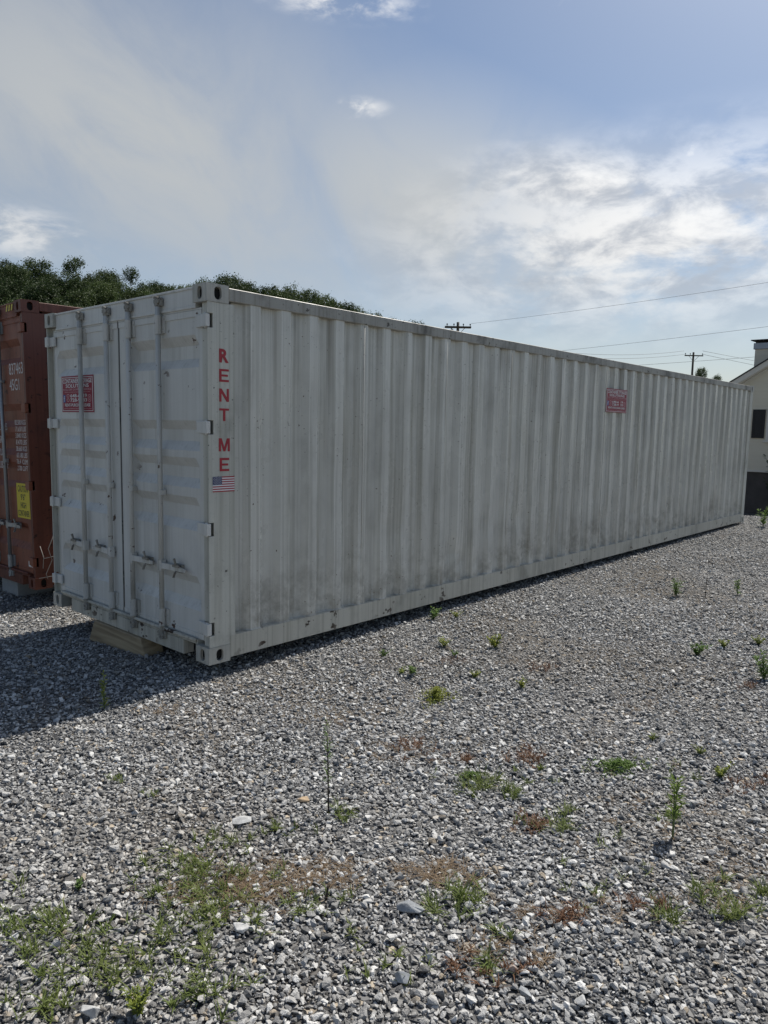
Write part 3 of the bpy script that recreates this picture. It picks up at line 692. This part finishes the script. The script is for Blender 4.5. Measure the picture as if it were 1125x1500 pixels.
for ya in (wy1+.045, wy0-.045-.33):
    mb = MB(); z0_, z1_ = 1.688-hz0, 2.498-hz0
    for (a, b_, c_, d_) in ((0, .05, 0, .81), (.28, .33, 0, .81), (.05, .28, 0, .07), (.05, .28, .74, .81), (.05, .28, .39, .45)): mb.box(-.052, -.017, ya+a, ya+b_, z0_+c_, z0_+d_)
    so = mb.build('shutter', 'shutter_black', house)
    for (c_, d_) in ((.07, .39), (.45, .74)):
        mb = MB(); mb.box(-.040, -.018, ya+.05, ya+.28, z0_+c_, z0_+d_); mb.box(-.046, -.0401, ya+.09, ya+.24, z0_+c_+.04, z0_+d_-.04); mb.build('shutter_panel', 'shutter_black', so)

# ------------------------------------------------------------------ utility poles and lines
def pole_thing(loc, h, arm, armdir, label, double=False):
    z = float(gz(loc[0], loc[1])); top = loc[2]-z
    root = empty('utility_pole', (loc[0], loc[1], z)); tag(root, label, 'utility pole', 'utility poles')
    a = Vector((armdir[0], armdir[1], 0)).normalized(); n = Vector((-a.y, a.x, 0))
    mb = MB(); mb.tube([(0, 0, -.3), (0, 0, top*.5), (0, 0, top)], [.18, .15, .125], 10); mb.build('pole', 'pole_wood', root, smooth=True)
    az = top-.45
    offs = (-.17, .17) if double else (-.17,)
    for o in offs:
        mb = MB(); c = n*o; q = [c-a*arm/2, c+a*arm/2]; w = n*.055
        vs = [q[0]-w, q[1]-w, q[1]+w, q[0]+w]; vs = [(*v[:2], az-.07) for v in vs]+[(*v[:2], az+.07) for v in vs]
        mb.add(vs, [(0, 3, 2, 1), (4, 5, 6, 7), (0, 1, 5, 4), (1, 2, 6, 5), (2, 3, 7, 6), (3, 0, 4, 7)]); mb.build('crossarm', 'pole_wood', root)
        for sgn in (-1, 1):
            mb = MB(); p0 = c+a*sgn*arm*.27; mb.tube([(p0.x, p0.y, az-.05), (c.x*.8, c.y*.8, az-.75)], .022, 5); mb.build('brace', 'pole_wood', root)
    for t_ in (-.46, -.2, .46) if not double else (-.42, -.16, .0, .2, .46):
        p0 = a*arm*t_ + n*offs[0]; mb = MB(); mb.tube([(p0.x, p0.y, az+.07), (p0.x, p0.y, az+.16), (p0.x, p0.y, az+.2), (p0.x, p0.y, az+.3)], [.03, .03, .075, .05], 8); mb.build('insulator', 'insulator', root)
    return root
p1 = at_depth(671, 472, 67); p2 = at_depth(1016, 516, 95); p3 = at_depth(1400, 372, 40)
pole_thing(p1, 11, 2.4, CR, 'utility pole with cluttered double crossarm rising behind the white container', True)
pole_thing(p2, 12, 2.4, CR, 'plain T-shaped utility pole beside the small lone tree')
pole_thing(p3, 12, 2.4, (.2, 1), 'utility pole beside the cottage carrying the lines overhead', True)
mb = MB(); q = at_depth(661, 482, 66.6); mb.tube([q+np.array((0, 0, -.9)), q+np.array((0, 0, -.1))], .16, 10); mb.tube([q+np.array((0, 0, -.1)), q+np.array((0, 0, .12))], .04, 6)
o = mb.build('transformer', 'cable_black', smooth=False); tag(o, 'small dark transformer can hanging by the double crossarm pole', 'transformer')
def line(a, b, sag, label, r=.010):
    a = np.array(a); b = np.array(b); pts = []
    for i in range(25):
        t_ = i/24; p = a*(1-t_)+b*t_; p = p.copy(); p[2] -= sag*4*t_*(1-t_); pts.append(tuple(p))
    tag(MB().tube(pts, r, 5).build('power_line', 'cable_black', smooth=True), label, 'power line', 'overhead lines')
line(at_depth(690, 474, 67), at_depth(1400, 368, 40), .25, 'highest overhead line running from the double crossarm pole')
line(at_depth(671, 528, 67), at_depth(1400, 441, 40), .25, 'middle overhead line crossing above the container roof to the right')
line(at_depth(671, 549, 67), at_depth(1400, 499, 40), .2, 'lowest overhead line passing behind the cottage chimney')
line(at_depth(1002, 514, 95), at_depth(690, 497, 67), .9, 'upper thin line strung between the two far poles', .016)
line(at_depth(1003, 519, 95), at_depth(672, 504, 67), .9, 'lower thin line strung between the two far poles', .016)
line(at_depth(1029, 514, 95), at_depth(1500, 590, 230), .8, 'thin line sloping down from the plain pole past the cottage', .02)
line(at_depth(1029, 519, 95), at_depth(1500, 604, 230), .8, 'lower thin line sloping down from the plain pole', .02)

# ------------------------------------------------------------------ trees
def leaf_cards(centers, per, spread, size, rg, up=.4):
    n = len(centers)*per; c = np.repeat(centers, per, 0) + rg.normal(0, 1, (n, 3))*np.repeat(spread, per)[:, None]
    nrm = rg.normal(0, 1, (n, 3)); nrm[:, 2] += up; nrm /= np.linalg.norm(nrm, axis=1)[:, None]
    a = np.cross(nrm, rg.normal(0, 1, (n, 3))); a /= np.linalg.norm(a, axis=1)[:, None]; b_ = np.cross(nrm, a)
    s = size*rg.uniform(.6, 1.35, n)[:, None]
    v = np.stack([c-a*s, c-b_*s*.55, c+a*s, c+b_*s*.55], 1).reshape(-1, 3)
    return v, np.arange(n*4).reshape(n, 4)
def mesh_np(name, v, f, mat):
    me = bpy.data.meshes.new(name); me.from_pydata(v.tolist(), [], f.tolist()); me.materials.append(MATS[mat]); me.update(); return me
def tree_meshes(seed, rx, nl, airy=0.0, leaf=.078):
    """tree 10 m tall, crown radius about rx: lobes of leaf clumps on limbs"""
    rg = np.random.default_rng(seed); cs = []; branches = [((0, 0, -.5), (0, 0, 4.0), (.1, .05, 8.2), (.22, .17, .06))]
    lob = [(rg.normal(0, rx*.40), rg.normal(0, rx*.40), rg.uniform(3.2, 8.2), rx*rg.uniform(.32, .52)) for _ in range(nl)] + [(rg.normal(0, .3), rg.normal(0, .3), 8.6, rx*.45), (0, 0, 6.0, rx*.72), (0, 0, 4.2, rx*.7)]
    for (x, y, z, r) in lob:
        m_ = int(46*(r/1.2)**1.9*(1-.45*airy))+8
        d = rg.normal(0, 1, (m_, 3)); d /= np.linalg.norm(d, axis=1)[:, None]
        cs.append(np.array((x, y, z)) + d*r*(rg.uniform(.25, 1.0, (m_, 1))**.6)*np.array((1, 1, .85)))
        branches.append(((0, 0, max(1.5, z-2.2)), (x*.5, y*.5, z-.9), (x, y, z), (.09, .06, .02)))
    cs = np.concatenate(cs); sp = rg.uniform(.16, .27, len(cs))
    cs[:, 2] *= 9.8/np.sort(cs[:, 2])[-4]
    v, f = leaf_cards(cs, 60, sp, leaf, rg); crown = mesh_np('crown', v, f, 'tree_leaf')
    mb = MB()
    for (a, b_, c, rr) in branches: mb.tube([a, b_, c], rr, 6)
    o = mb.build('trunk', 'bark', smooth=True); tm = o.data; bpy.data.objects.remove(o)
    return crown, tm
VAR = [tree_meshes(11, 2.9, 10), tree_meshes(12, 3.3, 12), tree_meshes(13, 2.5, 9), tree_meshes(14, 3.0, 11), tree_meshes(15, 1.9, 8, .5)]
def tree(px, ytop, dist, var, label, group=None, sxy=1.0, base=None):
    top = at_depth(px, ytop, dist); x, y = top[0], top[1]; z = float(gz(x, y)); h = top[2]-z; s = h/10.0
    root = empty('tree', (x, y, z-.1), rng.uniform(0, 6.28)); root.scale = (s*sxy, s*sxy, s); tag(root, label, 'tree', group)
    cr, tr = VAR[var]; link_mesh('crown', cr, root); link_mesh('trunk', tr, root)
    return h
G1 = 'trees of the wooded hill'; LB = 'leafy tree in the dense wood below the crest of the hill'
skyline = [(-40, 392, 84), (8, 384, 86), (48, 386, 80), (132, 402, 84), (160, 400, 88), (228, 412, 90), (262, 418, 92), (300, 414, 96), (338, 409, 96), (362, 410, 100), (395, 420, 98), (422, 424, 102), (452, 428, 100), (478, 437, 106), (500, 446, 104), (522, 450, 110), (548, 460, 112), (575, 467, 118), (603, 474, 122), (640, 486, 126), (680, 500, 130), (730, 515, 130)]
hs_ = []
for i, (px, yt, dd) in enumerate(skyline): hs_.append(tree(px, yt+rng.uniform(-5, 5), dd, i % 4, 'leafy tree on the crest of the wooded hill against the sky', 'trees along the wooded crest', rng.uniform(.95, 1.2)))
for i, (px, yt, dd) in enumerate([(-20, 398, 74), (28, 396, 72), (75, 402, 74), (110, 406, 72), (140, 412, 76), (176, 410, 76), (212, 420, 80), (246, 424, 84), (280, 424, 86), (316, 420, 88), (350, 420, 90), (408, 432, 92), (440, 440, 92), (465, 446, 96), (512, 460, 100), (560, 472, 106), (-60, 420, 62), (15, 412, 66), (62, 418, 63), (118, 425, 60), (150, 418, 68), (195, 428, 66), (225, 432, 70), (262, 440, 72), (30, 438, 54), (95, 444, 52), (170, 446, 56), (320, 440, 76), (370, 448, 80), (430, 455, 84), (490, 468, 90)]):
    hs_.append(tree(px, yt+rng.uniform(-5, 5), dd, (i+1) % 4, LB, G1, rng.uniform(1.0, 1.25)))
hs_.append(tree(102, 379, 76, 4, 'slender tree rising above the wooded hill with pointed top', None, 1.0))
hs_.append(tree(190, 393, 80, 4, 'thin sparse tree with twiggy top on the wooded hill', None, .8))
tree(1028, 539, 118, 2, 'small lone tree beside the plain T-shaped utility pole', None, .8)

# ------------------------------------------------------------------ gravel stones (uncountable): point cloud with instanced angular stones
stones = bpy.data.collections.new('stone_shapes')
for i in range(10):
    rg = np.random.default_rng(100+i); bm = bmesh.new(); d = rg.normal(0, 1, (13, 3)); d /= np.linalg.norm(d, axis=1)[:, None]
    d *= np.array((1.0, rg.uniform(.6, .9), rg.uniform(.30, .58)))*rg.uniform(.8, 1.1, (13, 1))
    for p in d*.5: bm.verts.new(p)
    r_ = bmesh.ops.convex_hull(bm, input=bm.verts)
    for v in [v for v in bm.verts if not v.link_faces]: bm.verts.remove(v)
    me = bpy.data.meshes.new('stone_shape'); bm.to_mesh(me); bm.free(); me.materials.append(MATS['crushed_stone'])
    stones.objects.link(bpy.data.objects.new('stone_shape', me))
pts = []
for (r0, r1, den_) in ((1.2, 4, 6200), (4, 8, 4300), (8, 14, 2300), (14, 22, 1000)):
    half = .70; n = int(half*(r1*r1-r0*r0)*den_); r = np.sqrt(rng.uniform(r0*r0, r1*r1, n)); a = .7305+rng.uniform(-half, half, n)
    pts.append(np.stack([CAM[0]+r*np.cos(a), CAM[1]+r*np.sin(a)], 1))
pts = np.concatenate(pts)
hid = ((pts[:, 0] > .9) & (pts[:, 1] > .75) & (pts[:, 0] < 12.3)) | (pts[:, 1] > 6.5) | ((pts[:, 0] > 19.8))
pf = np.sin(pts[:, 0]*1.7+1)*np.sin(pts[:, 1]*1.3+.5)+.6*np.sin(pts[:, 0]*3.9)*np.cos(pts[:, 1]*4.3)+.35*np.sin(pts[:, 0]*9.1+pts[:, 1]*7.3)
hid |= (pf > .75) & (rng.uniform(0, 1, len(pts)) < .28)              # thin, dusty places
pts = pts[~hid]; n = len(pts); size = np.clip(np.exp(rng.normal(math.log(.0160), .50, n)), .007, .052)
zz = gz(pts[:, 0], pts[:, 1]) + size*rng.uniform(.05, .34, n)
me = bpy.data.meshes.new('gravel'); me.vertices.add(n); me.vertices.foreach_set('co', np.stack([pts[:, 0], pts[:, 1], zz], 1).astype(np.float32).ravel())
def attr(nm, typ, data, key):
    a = me.attributes.new(nm, typ, 'POINT'); a.data.foreach_set(key, np.ascontiguousarray(data).ravel())
attr('rot', 'FLOAT_VECTOR', np.stack([rng.normal(0, .30, n), rng.normal(0, .30, n), rng.uniform(0, 6.28, n)], 1).astype(np.float32), 'vector')
attr('siz', 'FLOAT', size.astype(np.float32), 'value')
attr('pick', 'INT', rng.integers(0, 10, n).astype(np.int32), 'value')
tint = np.clip(rng.beta(.95, 1.45, n), 0, 1); attr('tint', 'FLOAT', tint.astype(np.float32), 'value')
pn = np.sin(pts[:, 0]*1.7+1)*np.sin(pts[:, 1]*1.3+.5)+.6*np.sin(pts[:, 0]*3.9)*np.cos(pts[:, 1]*4.3)
warm = np.where(rng.uniform(0, 1, n) < .035, rng.uniform(.4, 1, n), np.clip(.06+.24*pn, 0, .45)*rng.uniform(.2, 1, n)); attr('warm', 'FLOAT', warm.astype(np.float32), 'value')
gob = link_mesh('gravel', me); tag(gob, None, None, kind='stuff')
ng = bpy.data.node_groups.new('gravel_instances', 'GeometryNodeTree')
ng.interface.new_socket('Geometry', in_out='INPUT', socket_type='NodeSocketGeometry'); ng.interface.new_socket('Geometry', in_out='OUTPUT', socket_type='NodeSocketGeometry')
gi = ng.nodes.new('NodeGroupInput'); go = ng.nodes.new('NodeGroupOutput'); iop = ng.nodes.new('GeometryNodeInstanceOnPoints'); ci = ng.nodes.new('GeometryNodeCollectionInfo')
ci.inputs['Collection'].default_value = stones; ci.inputs['Separate Children'].default_value = True; ci.inputs['Reset Children'].default_value = True
def nattr(nm, typ):
    q = ng.nodes.new('GeometryNodeInputNamedAttribute'); q.data_type = typ; q.inputs['Name'].default_value = nm; return q.outputs['Attribute']
ng.links.new(gi.outputs[0], iop.inputs['Points']); ng.links.new(ci.outputs[0], iop.inputs['Instance']); iop.inputs['Pick Instance'].default_value = True
ng.links.new(nattr('pick', 'INT'), iop.inputs['Instance Index'])
e2r = ng.nodes.new('FunctionNodeEulerToRotation'); ng.links.new(nattr('rot', 'FLOAT_VECTOR'), e2r.inputs[0]); ng.links.new(e2r.outputs[0], iop.inputs['Rotation'])
ng.links.new(nattr('siz', 'FLOAT'), iop.inputs['Scale']); ng.links.new(iop.outputs[0], go.inputs[0])
gm = gob.modifiers.new('gravel_instances', 'NODES'); gm.node_group = ng

# single larger stones lying on the gravel
def rock(px, py, wpx, flat, mat, label, seed):
    q = on_ground(px, py); dep = float((q-CAM) @ CD); s = wpx*dep/FPX
    rg = np.random.default_rng(seed); bm = bmesh.new(); d = rg.normal(0, 1, (13, 3)); d /= np.linalg.norm(d, axis=1)[:, None]
    d *= np.array((.5, .34, flat))*s*rg.uniform(.75, 1.1, (13, 1))
    for p in d: bm.verts.new(p)
    bmesh.ops.convex_hull(bm, input=bm.verts)
    for v in [v for v in bm.verts if not v.link_faces]: bm.verts.remove(v)
    bmesh.ops.bevel(bm, geom=list(bm.edges), offset=s*.018, segments=1, affect='EDGES')
    me = bpy.data.meshes.new('stone'); bm.to_mesh(me); bm.free(); me.materials.append(MATS[mat]); o = link_mesh('stone', me)
    o.location = (q[0], q[1], q[2]+s*flat*.40+.012); o.rotation_euler = (rg.normal(0, .12), rg.normal(0, .12), math.atan2(CR[1], CR[0])+rg.normal(0, .35)); tag(o, label, 'stone', 'larger stones on the gravel')
rock(354, 1208, 32, .16, 'rock_white', 'long pale wedge-shaped stone standing clear on bare gravel', 1)
rock(353, 1366, 34, .15, 'rock_white', 'flat whitish stone at the edge of the big weedy grass patch', 2)
rock(600, 1336, 44, .20, 'rock_grey', 'broad blue-grey slab stone beside a grass tuft', 3)
rock(588, 1440, 36, .30, 'rock_grey', 'rounded grey cobble with small weed growing against it', 4)
rock(446, 1176, 22, .26, 'rock_tan', 'small orange-tan stone near the dead stalk', 5)
rock(132, 1492, 40, .24, 'rock_white', 'chunky white stone near the round yellow-green weed', 6)
rock(773, 1460, 28, .30, 'rock_grey', 'angular light grey stone on clean coarse gravel', 7)
rock(850, 1474, 26, .3, 'rock_white', 'pale angular stone next to another light stone', 8)
rock(750, 1425, 26, .26, 'rock_pink', 'pinkish brown stone among dry weeds', 9)
rock(301, 1130, 14, .4, 'rock_white', 'small white pebble alone on bare gravel', 10)

# ------------------------------------------------------------------ weeds and grass
def blades(specs, name, mat, flat=False, seed=3):
    """specs: (px, py, rx_px, ry_px, count, length) -> one mesh of bent blades rooted on the ground"""
    rg = np.random.default_rng(seed); V = []; F = []
    for (px, py, rx, ry, cnt, ln) in specs:
        if mat in ('dry_blade', 'rust_blade'): cnt = int(cnt*1.7); rx *= 1.2; ry *= 1.2
        ncl = max(1, cnt//9); cl = rg.normal(0, .5, (ncl, 2))
        for k_ in range(cnt):
            c = cl[rg.integers(ncl)]; q = on_ground(px+rx*c[0]+rg.normal(0, 2.5), py+ry*c[1]+rg.normal(0, 2.0)); a = rg.uniform(0, 6.28); l_ = ln*rg.uniform(.45, 1.25); w = rg.uniform(.0013, .0030)*(1 if not flat else .55)
            d = np.array((math.cos(a), math.sin(a), 0)); s_ = np.array((-d[1], d[0], 0)); el = rg.uniform(.25, 1.3) if not flat else rg.uniform(.02, .4)
            p = q + np.array((0, 0, .008)); o = len(V)
            for j, (wf, bend) in enumerate(((1, 0), (.85, -.22), (.5, -.55))):
                V += [p - s_*w*wf, p + s_*w*wf]; e = max(el+bend, -.15 if not flat else 0.0); p = p + (d*math.cos(e) + np.array((0, 0, math.sin(e))))*l_/3
            V.append(p); F += [(o, o+1, o+3, o+2), (o+2, o+3, o+5, o+4), (o+4, o+5, o+6)]
    me = bpy.data.meshes.new(name); me.from_pydata([tuple(v) for v in V], [], F); me.materials.append(MATS[mat]); o = link_mesh(name, me)
    return o
tag(blades([(275, 1275, 60, 34, 330, .055), (300, 1330, 80, 50, 480, .06), (60, 1365, 90, 46, 400, .065), (250, 1395, 110, 55, 330, .06), (120, 1430, 110, 55, 260, .06), (720, 1150, 70, 22, 170, .05), (800, 1205, 70, 20, 90, .05), (1060, 1320, 80, 40, 110, .06), (430, 1330, 90, 40, 110, .05), (680, 1330, 60, 25, 90, .06), (560, 1420, 120, 50, 90, .05), (900, 1290, 160, 50, 110, .05), (960, 1130, 130, 30, 80, .04), (330, 1240, 50, 20, 120, .05), (350, 1290, 60, 30, 120, .06), (60, 1480, 60, 25, 120, .06), (300, 1450, 60, 40, 110, .06), (415, 1215, 45, 12, 90, .045)],
           'grass', 'grass_blade'), 'sparse green grass growing through the gravel', 'grass', kind='stuff')
tag(blades([(385, 1300, 60, 26, 260, .09), (470, 1285, 70, 26, 260, .08), (640, 1280, 60, 18, 260, .08), (300, 1310, 60, 30, 180, .08), (990, 1190, 110, 40, 170, .06), (860, 1340, 90, 22, 120, .06), (1060, 1290, 70, 40, 150, .06), (600, 1105, 60, 16, 130, .05), (500, 1055, 40, 8, 90, .04), (240, 1040, 50, 12, 120, .04), (60, 1020, 70, 22, 140, .05), (90, 990, 50, 12, 90, .05), (740, 1400, 70, 24, 130, .06), (990, 905, 80, 8, 130, .04), (930, 1035, 60, 10, 110, .04), (1090, 920, 40, 8, 80, .04), (750, 970, 40, 6, 80, .04)],
           'dry_grass', 'dry_blade', True, 4), 'flattened straw-coloured dead grass on the gravel', 'grass', kind='stuff')
tag(blades([(612, 1100, 36, 14, 110, .05), (770, 1115, 30, 18, 130, .05), (680, 1115, 20, 8, 50, .045), (778, 1212, 22, 12, 120, .045), (830, 1345, 24, 12, 80, .05), (800, 978, 26, 5, 70, .04), (660, 970, 30, 5, 50, .04), (1095, 1005, 26, 6, 60, .04), (1100, 1150, 30, 12, 80, .05), (700, 1425, 60, 20, 90, .05), (935, 1330, 30, 10, 60, .045)],
           'dry_weed', 'rust_blade', False, 5), 'reddish brown withered weeds scattered on the gravel', 'weeds', kind='stuff')
def tuft(px, py, wpx, cnt, ln, label, seed, group='green grass tufts'):
    o = blades([(px, py, wpx*.5, wpx*.22, cnt, ln)], 'grass_tuft', 'grass_blade', False, seed); tag(o, label, 'grass tuft', group)
TL = 'spreading green grass tuft alone on the gravel'
for i, (px, py, wpx, cnt, ln) in enumerate([(510, 1197, 62, 80, .07), (705, 1150, 78, 130, .075), (740, 1165, 60, 90, .07), (835, 1190, 36, 50, .06), (815, 1215, 40, 50, .06), (685, 1318, 70, 110, .085), (640, 1335, 40, 40, .08), (985, 1350, 52, 70, .08), (1075, 1340, 60, 80, .085), (1025, 1320, 40, 40, .08), (1110, 1312, 30, 40, .08), (718, 1420, 40, 50, .07), (440, 1340, 30, 30, .06), (975, 1200, 40, 40, .05), (735, 1370, 40, 36, .06), (880, 1310, 30, 30, .05), (215, 1163, 26, 30, .04), (168, 1143, 22, 40, .04)]):
    tuft(px, py, wpx, cnt, ln, TL, 40+i)
def leaves_mesh(specs, mat, name, parent):
    """specs: (base point, direction, length, width)"""
    V = []; F = []
    for (p, d, l_, w) in specs:
        p = np.array(p, float); d = np.array(d, float); d /= np.linalg.norm(d); s_ = np.cross(d, (0, 0, 1)); s_ = s_/(np.linalg.norm(s_)+1e-6); up = np.cross(s_, d); o = len(V)
        V += [p, p+d*l_*.45+s_*w-up*w*.3, p+d*l_*.45+up*w*.25, p+d*l_*.45-s_*w-up*w*.3, p+d*l_-up*l_*.18]
        F += [(o, o+2, o+1), (o, o+3, o+2), (o+1, o+2, o+4), (o+2, o+3, o+4)]
    me = bpy.data.meshes.new(name); me.from_pydata([tuple(v) for v in V], [], F); me.materials.append(MATS[mat]); return link_mesh(name, me, parent)
def weed(px, py, hpx, nst, nlv, ll, lw, mat, label, seed, group=None, lean=.12, smat='green_stem', lo=.1, nm='weed_plant'):
    q = on_ground(px, py); dep = float((q-CAM) @ CD); h = hpx*dep/FPX; rg = np.random.default_rng(seed)
    root = empty(nm, tuple(q)); tag(root, label, 'weed', group); mb = MB(); sp = []
    for s_ in range(nst):
        a = rg.uniform(0, 6.28); hh = h*rg.uniform(.7, 1.0) if s_ else h; le = lean*(1 if s_ else .3)*rg.uniform(.5, 1.6)
        P = [np.array((math.cos(a)*le*hh*t_**1.4, math.sin(a)*le*hh*t_**1.4, hh*t_*.98)) for t_ in (0, .35, .7, 1)]; mb.tube([tuple(p) for p in P], [.0044, .0036, .0026, .0012], 5)
        for k_ in range(nlv):
            t_ = lo+(1-lo)*(k_+rg.uniform(0, 1))/nlv; i = min(2, int(t_*3)); f_ = t_*3-i; p = P[i]*(1-f_)+P[i+1]*f_; b_ = rg.uniform(0, 6.28); e = rg.uniform(.25, 1.0)
            sp.append((p, (math.cos(b_)*math.cos(e), math.sin(b_)*math.cos(e), math.sin(e)), ll*h*rg.uniform(.6, 1.2)*(1.15-.5*t_), lw*h*rg.uniform(.7, 1.2)))
    mb.build('stem', smat, root, smooth=True); leaves_mesh(sp, mat, 'foliage', root); return root
weed(985, 1230, 98, 2, 46, .22, .016, 'bright_leaf', 'tall feathery green weed standing upright and alone on gravel', 21, lean=.06, lo=.28)
weed(481, 1192, 142, 1, 60, .10, .007, 'weed_leaf', 'thin dead upright stalk with few green leaves at mid height', 22, smat='dead_stem', lean=.12, lo=.3)
weed(153, 1040, 58, 2, 34, .16, .022, 'yellow_leaf', 'slim yellow-green seedling at the edge of the container shadow', 23, lean=.05)
weed(203, 1488, 44, 16, 22, .22, .035, 'yellow_leaf', 'rounded bushy yellow-green weed in the grass patch', 24, lean=.55)
weed(990, 874, 26, 5, 14, .35, .05, 'weed_leaf', 'green upright weed beside a dead stalk in open gravel', 25, lean=.35)
weed(1080, 872, 24, 3, 14, .3, .045, 'weed_leaf', 'narrow green weed out on the open gravel', 26, lean=.2)
weed(1033, 876, 36, 1, 8, .1, .01, 'dry_blade', 'bare brown dead stalk on the open gravel', 27, smat='dead_stem')
weed(1118, 772, 30, 4, 18, .3, .04, 'weed_leaf', 'leafy weed growing by the end of the white container', 31, lean=.3)
weed(1119, 996, 40, 6, 18, .3, .04, 'weed_leaf', 'large leafy green weed with bright yellowish leaves', 32, lean=.4)
weed(478, 1318, 26, 2, 5, .2, .03, 'dry_blade', 'short black withered stump of a weed', 34, smat='dead_stem', lean=.3)
LW = 'small low bright green weed on the gravel'
for i, (px, py, hpx) in enumerate([(635, 908, 18), (668, 905, 10), (650, 948, 14), (605, 990, 16), (695, 994, 12), (764, 1008, 14), (1020, 960, 20), (1060, 950, 14), (725, 950, 20), (563, 962, 10), (1055, 1140, 20), (1112, 945, 14), (667, 962, 10), (588, 988, 10), (1025, 1105, 12), (115, 1303, 14), (790, 1130, 10), (955, 1085, 10)]):
    weed(px, py, hpx, 7, 9, .45, .09, 'yellow_leaf' if i % 3 else 'weed_leaf', LW, 60+i, 'small weeds dotted over the gravel', lean=.8)
def mat_plant(px, py, rx, ry, n_, hgt, mat, label, seed):
    q0 = on_ground(px, py); root = empty('weed_mat', tuple(q0)); tag(root, label, 'weed'); rg = np.random.default_rng(seed); sp = []
    for _ in range(n_):
        a = rg.uniform(0, 6.28); r_ = min(1.25, abs(rg.normal(0, .5)))*(1+.35*math.sin(3*a+seed)+.2*math.sin(7*a)); q = on_ground(px+rx*r_*math.cos(a), py+ry*r_*math.sin(a)) - q0
        b_ = rg.uniform(0, 6.28); e = rg.uniform(.1, 1.2); q[2] += rg.uniform(0.0, 1.0)*hgt*max(.12, 1.1-r_*r_)+.004
        sp.append((q, (math.cos(b_)*math.cos(e), math.sin(b_)*math.cos(e), math.sin(e)), rg.uniform(.010, .022), rg.uniform(.003, .006)))
    leaves_mesh(sp, mat, 'foliage', root)
    mb = MB()
    for k_ in range(14):
        q = on_ground(px+rx*rg.normal(0, .4), py+ry*rg.normal(0, .4)) - q0; mb.tube([(0, 0, .004), (q[0]*.5, q[1]*.5, .02), (q[0], q[1], q[2]+.02)], .0016, 4)
    mb.build('stem', 'green_stem', root)
mat_plant(639, 1024, 24, 10, 800, .065, 'yellow_leaf', 'dense cushion of bright yellow-green weed in front of the container', 71)
mat_plant(905, 1126, 36, 12, 900, .03, 'weed_leaf', 'flat creeping mat of small olive-green leaves', 72)
mat_plant(690, 1142, 24, 7, 160, .03, 'weed_leaf', 'low patch of small green leaves between grass tufts', 73)
# shrub by the cottage
sq = at_depth(1150, 700, 20.0); rg = np.random.default_rng(91); sroot = empty('shrub', (sq[0], sq[1], float(gz(sq[0], sq[1])))); tag(sroot, 'dark leafy shrub in front of the cottage wall', 'shrub')
sp = []; mb = MB()
for k_ in range(16):
    a = rg.uniform(0, 6.28); rr = rg.uniform(.15, .55); tip = (math.cos(a)*rr, math.sin(a)*rr, rg.uniform(.9, 1.75)); mb.tube([(0, 0, 0), (tip[0]*.3, tip[1]*.3, tip[2]*.5), tip], [.016, .011, .004], 5)
    for j in range(34):
        t_ = rg.uniform(.4, 1.05); b_ = rg.uniform(0, 6.28); e = rg.uniform(-.3, .9); sp.append((np.array(tip)*np.array((t_, t_, t_)), (math.cos(b_)*math.cos(e), math.sin(b_)*math.cos(e), math.sin(e)), rg.uniform(.07, .14), .025))
mb.build('stem', 'bark', sroot); leaves_mesh(sp, 'tree_leaf', 'foliage', sroot)
print('tree heights', [round(h, 1) for h in hs_], 'stones', n)
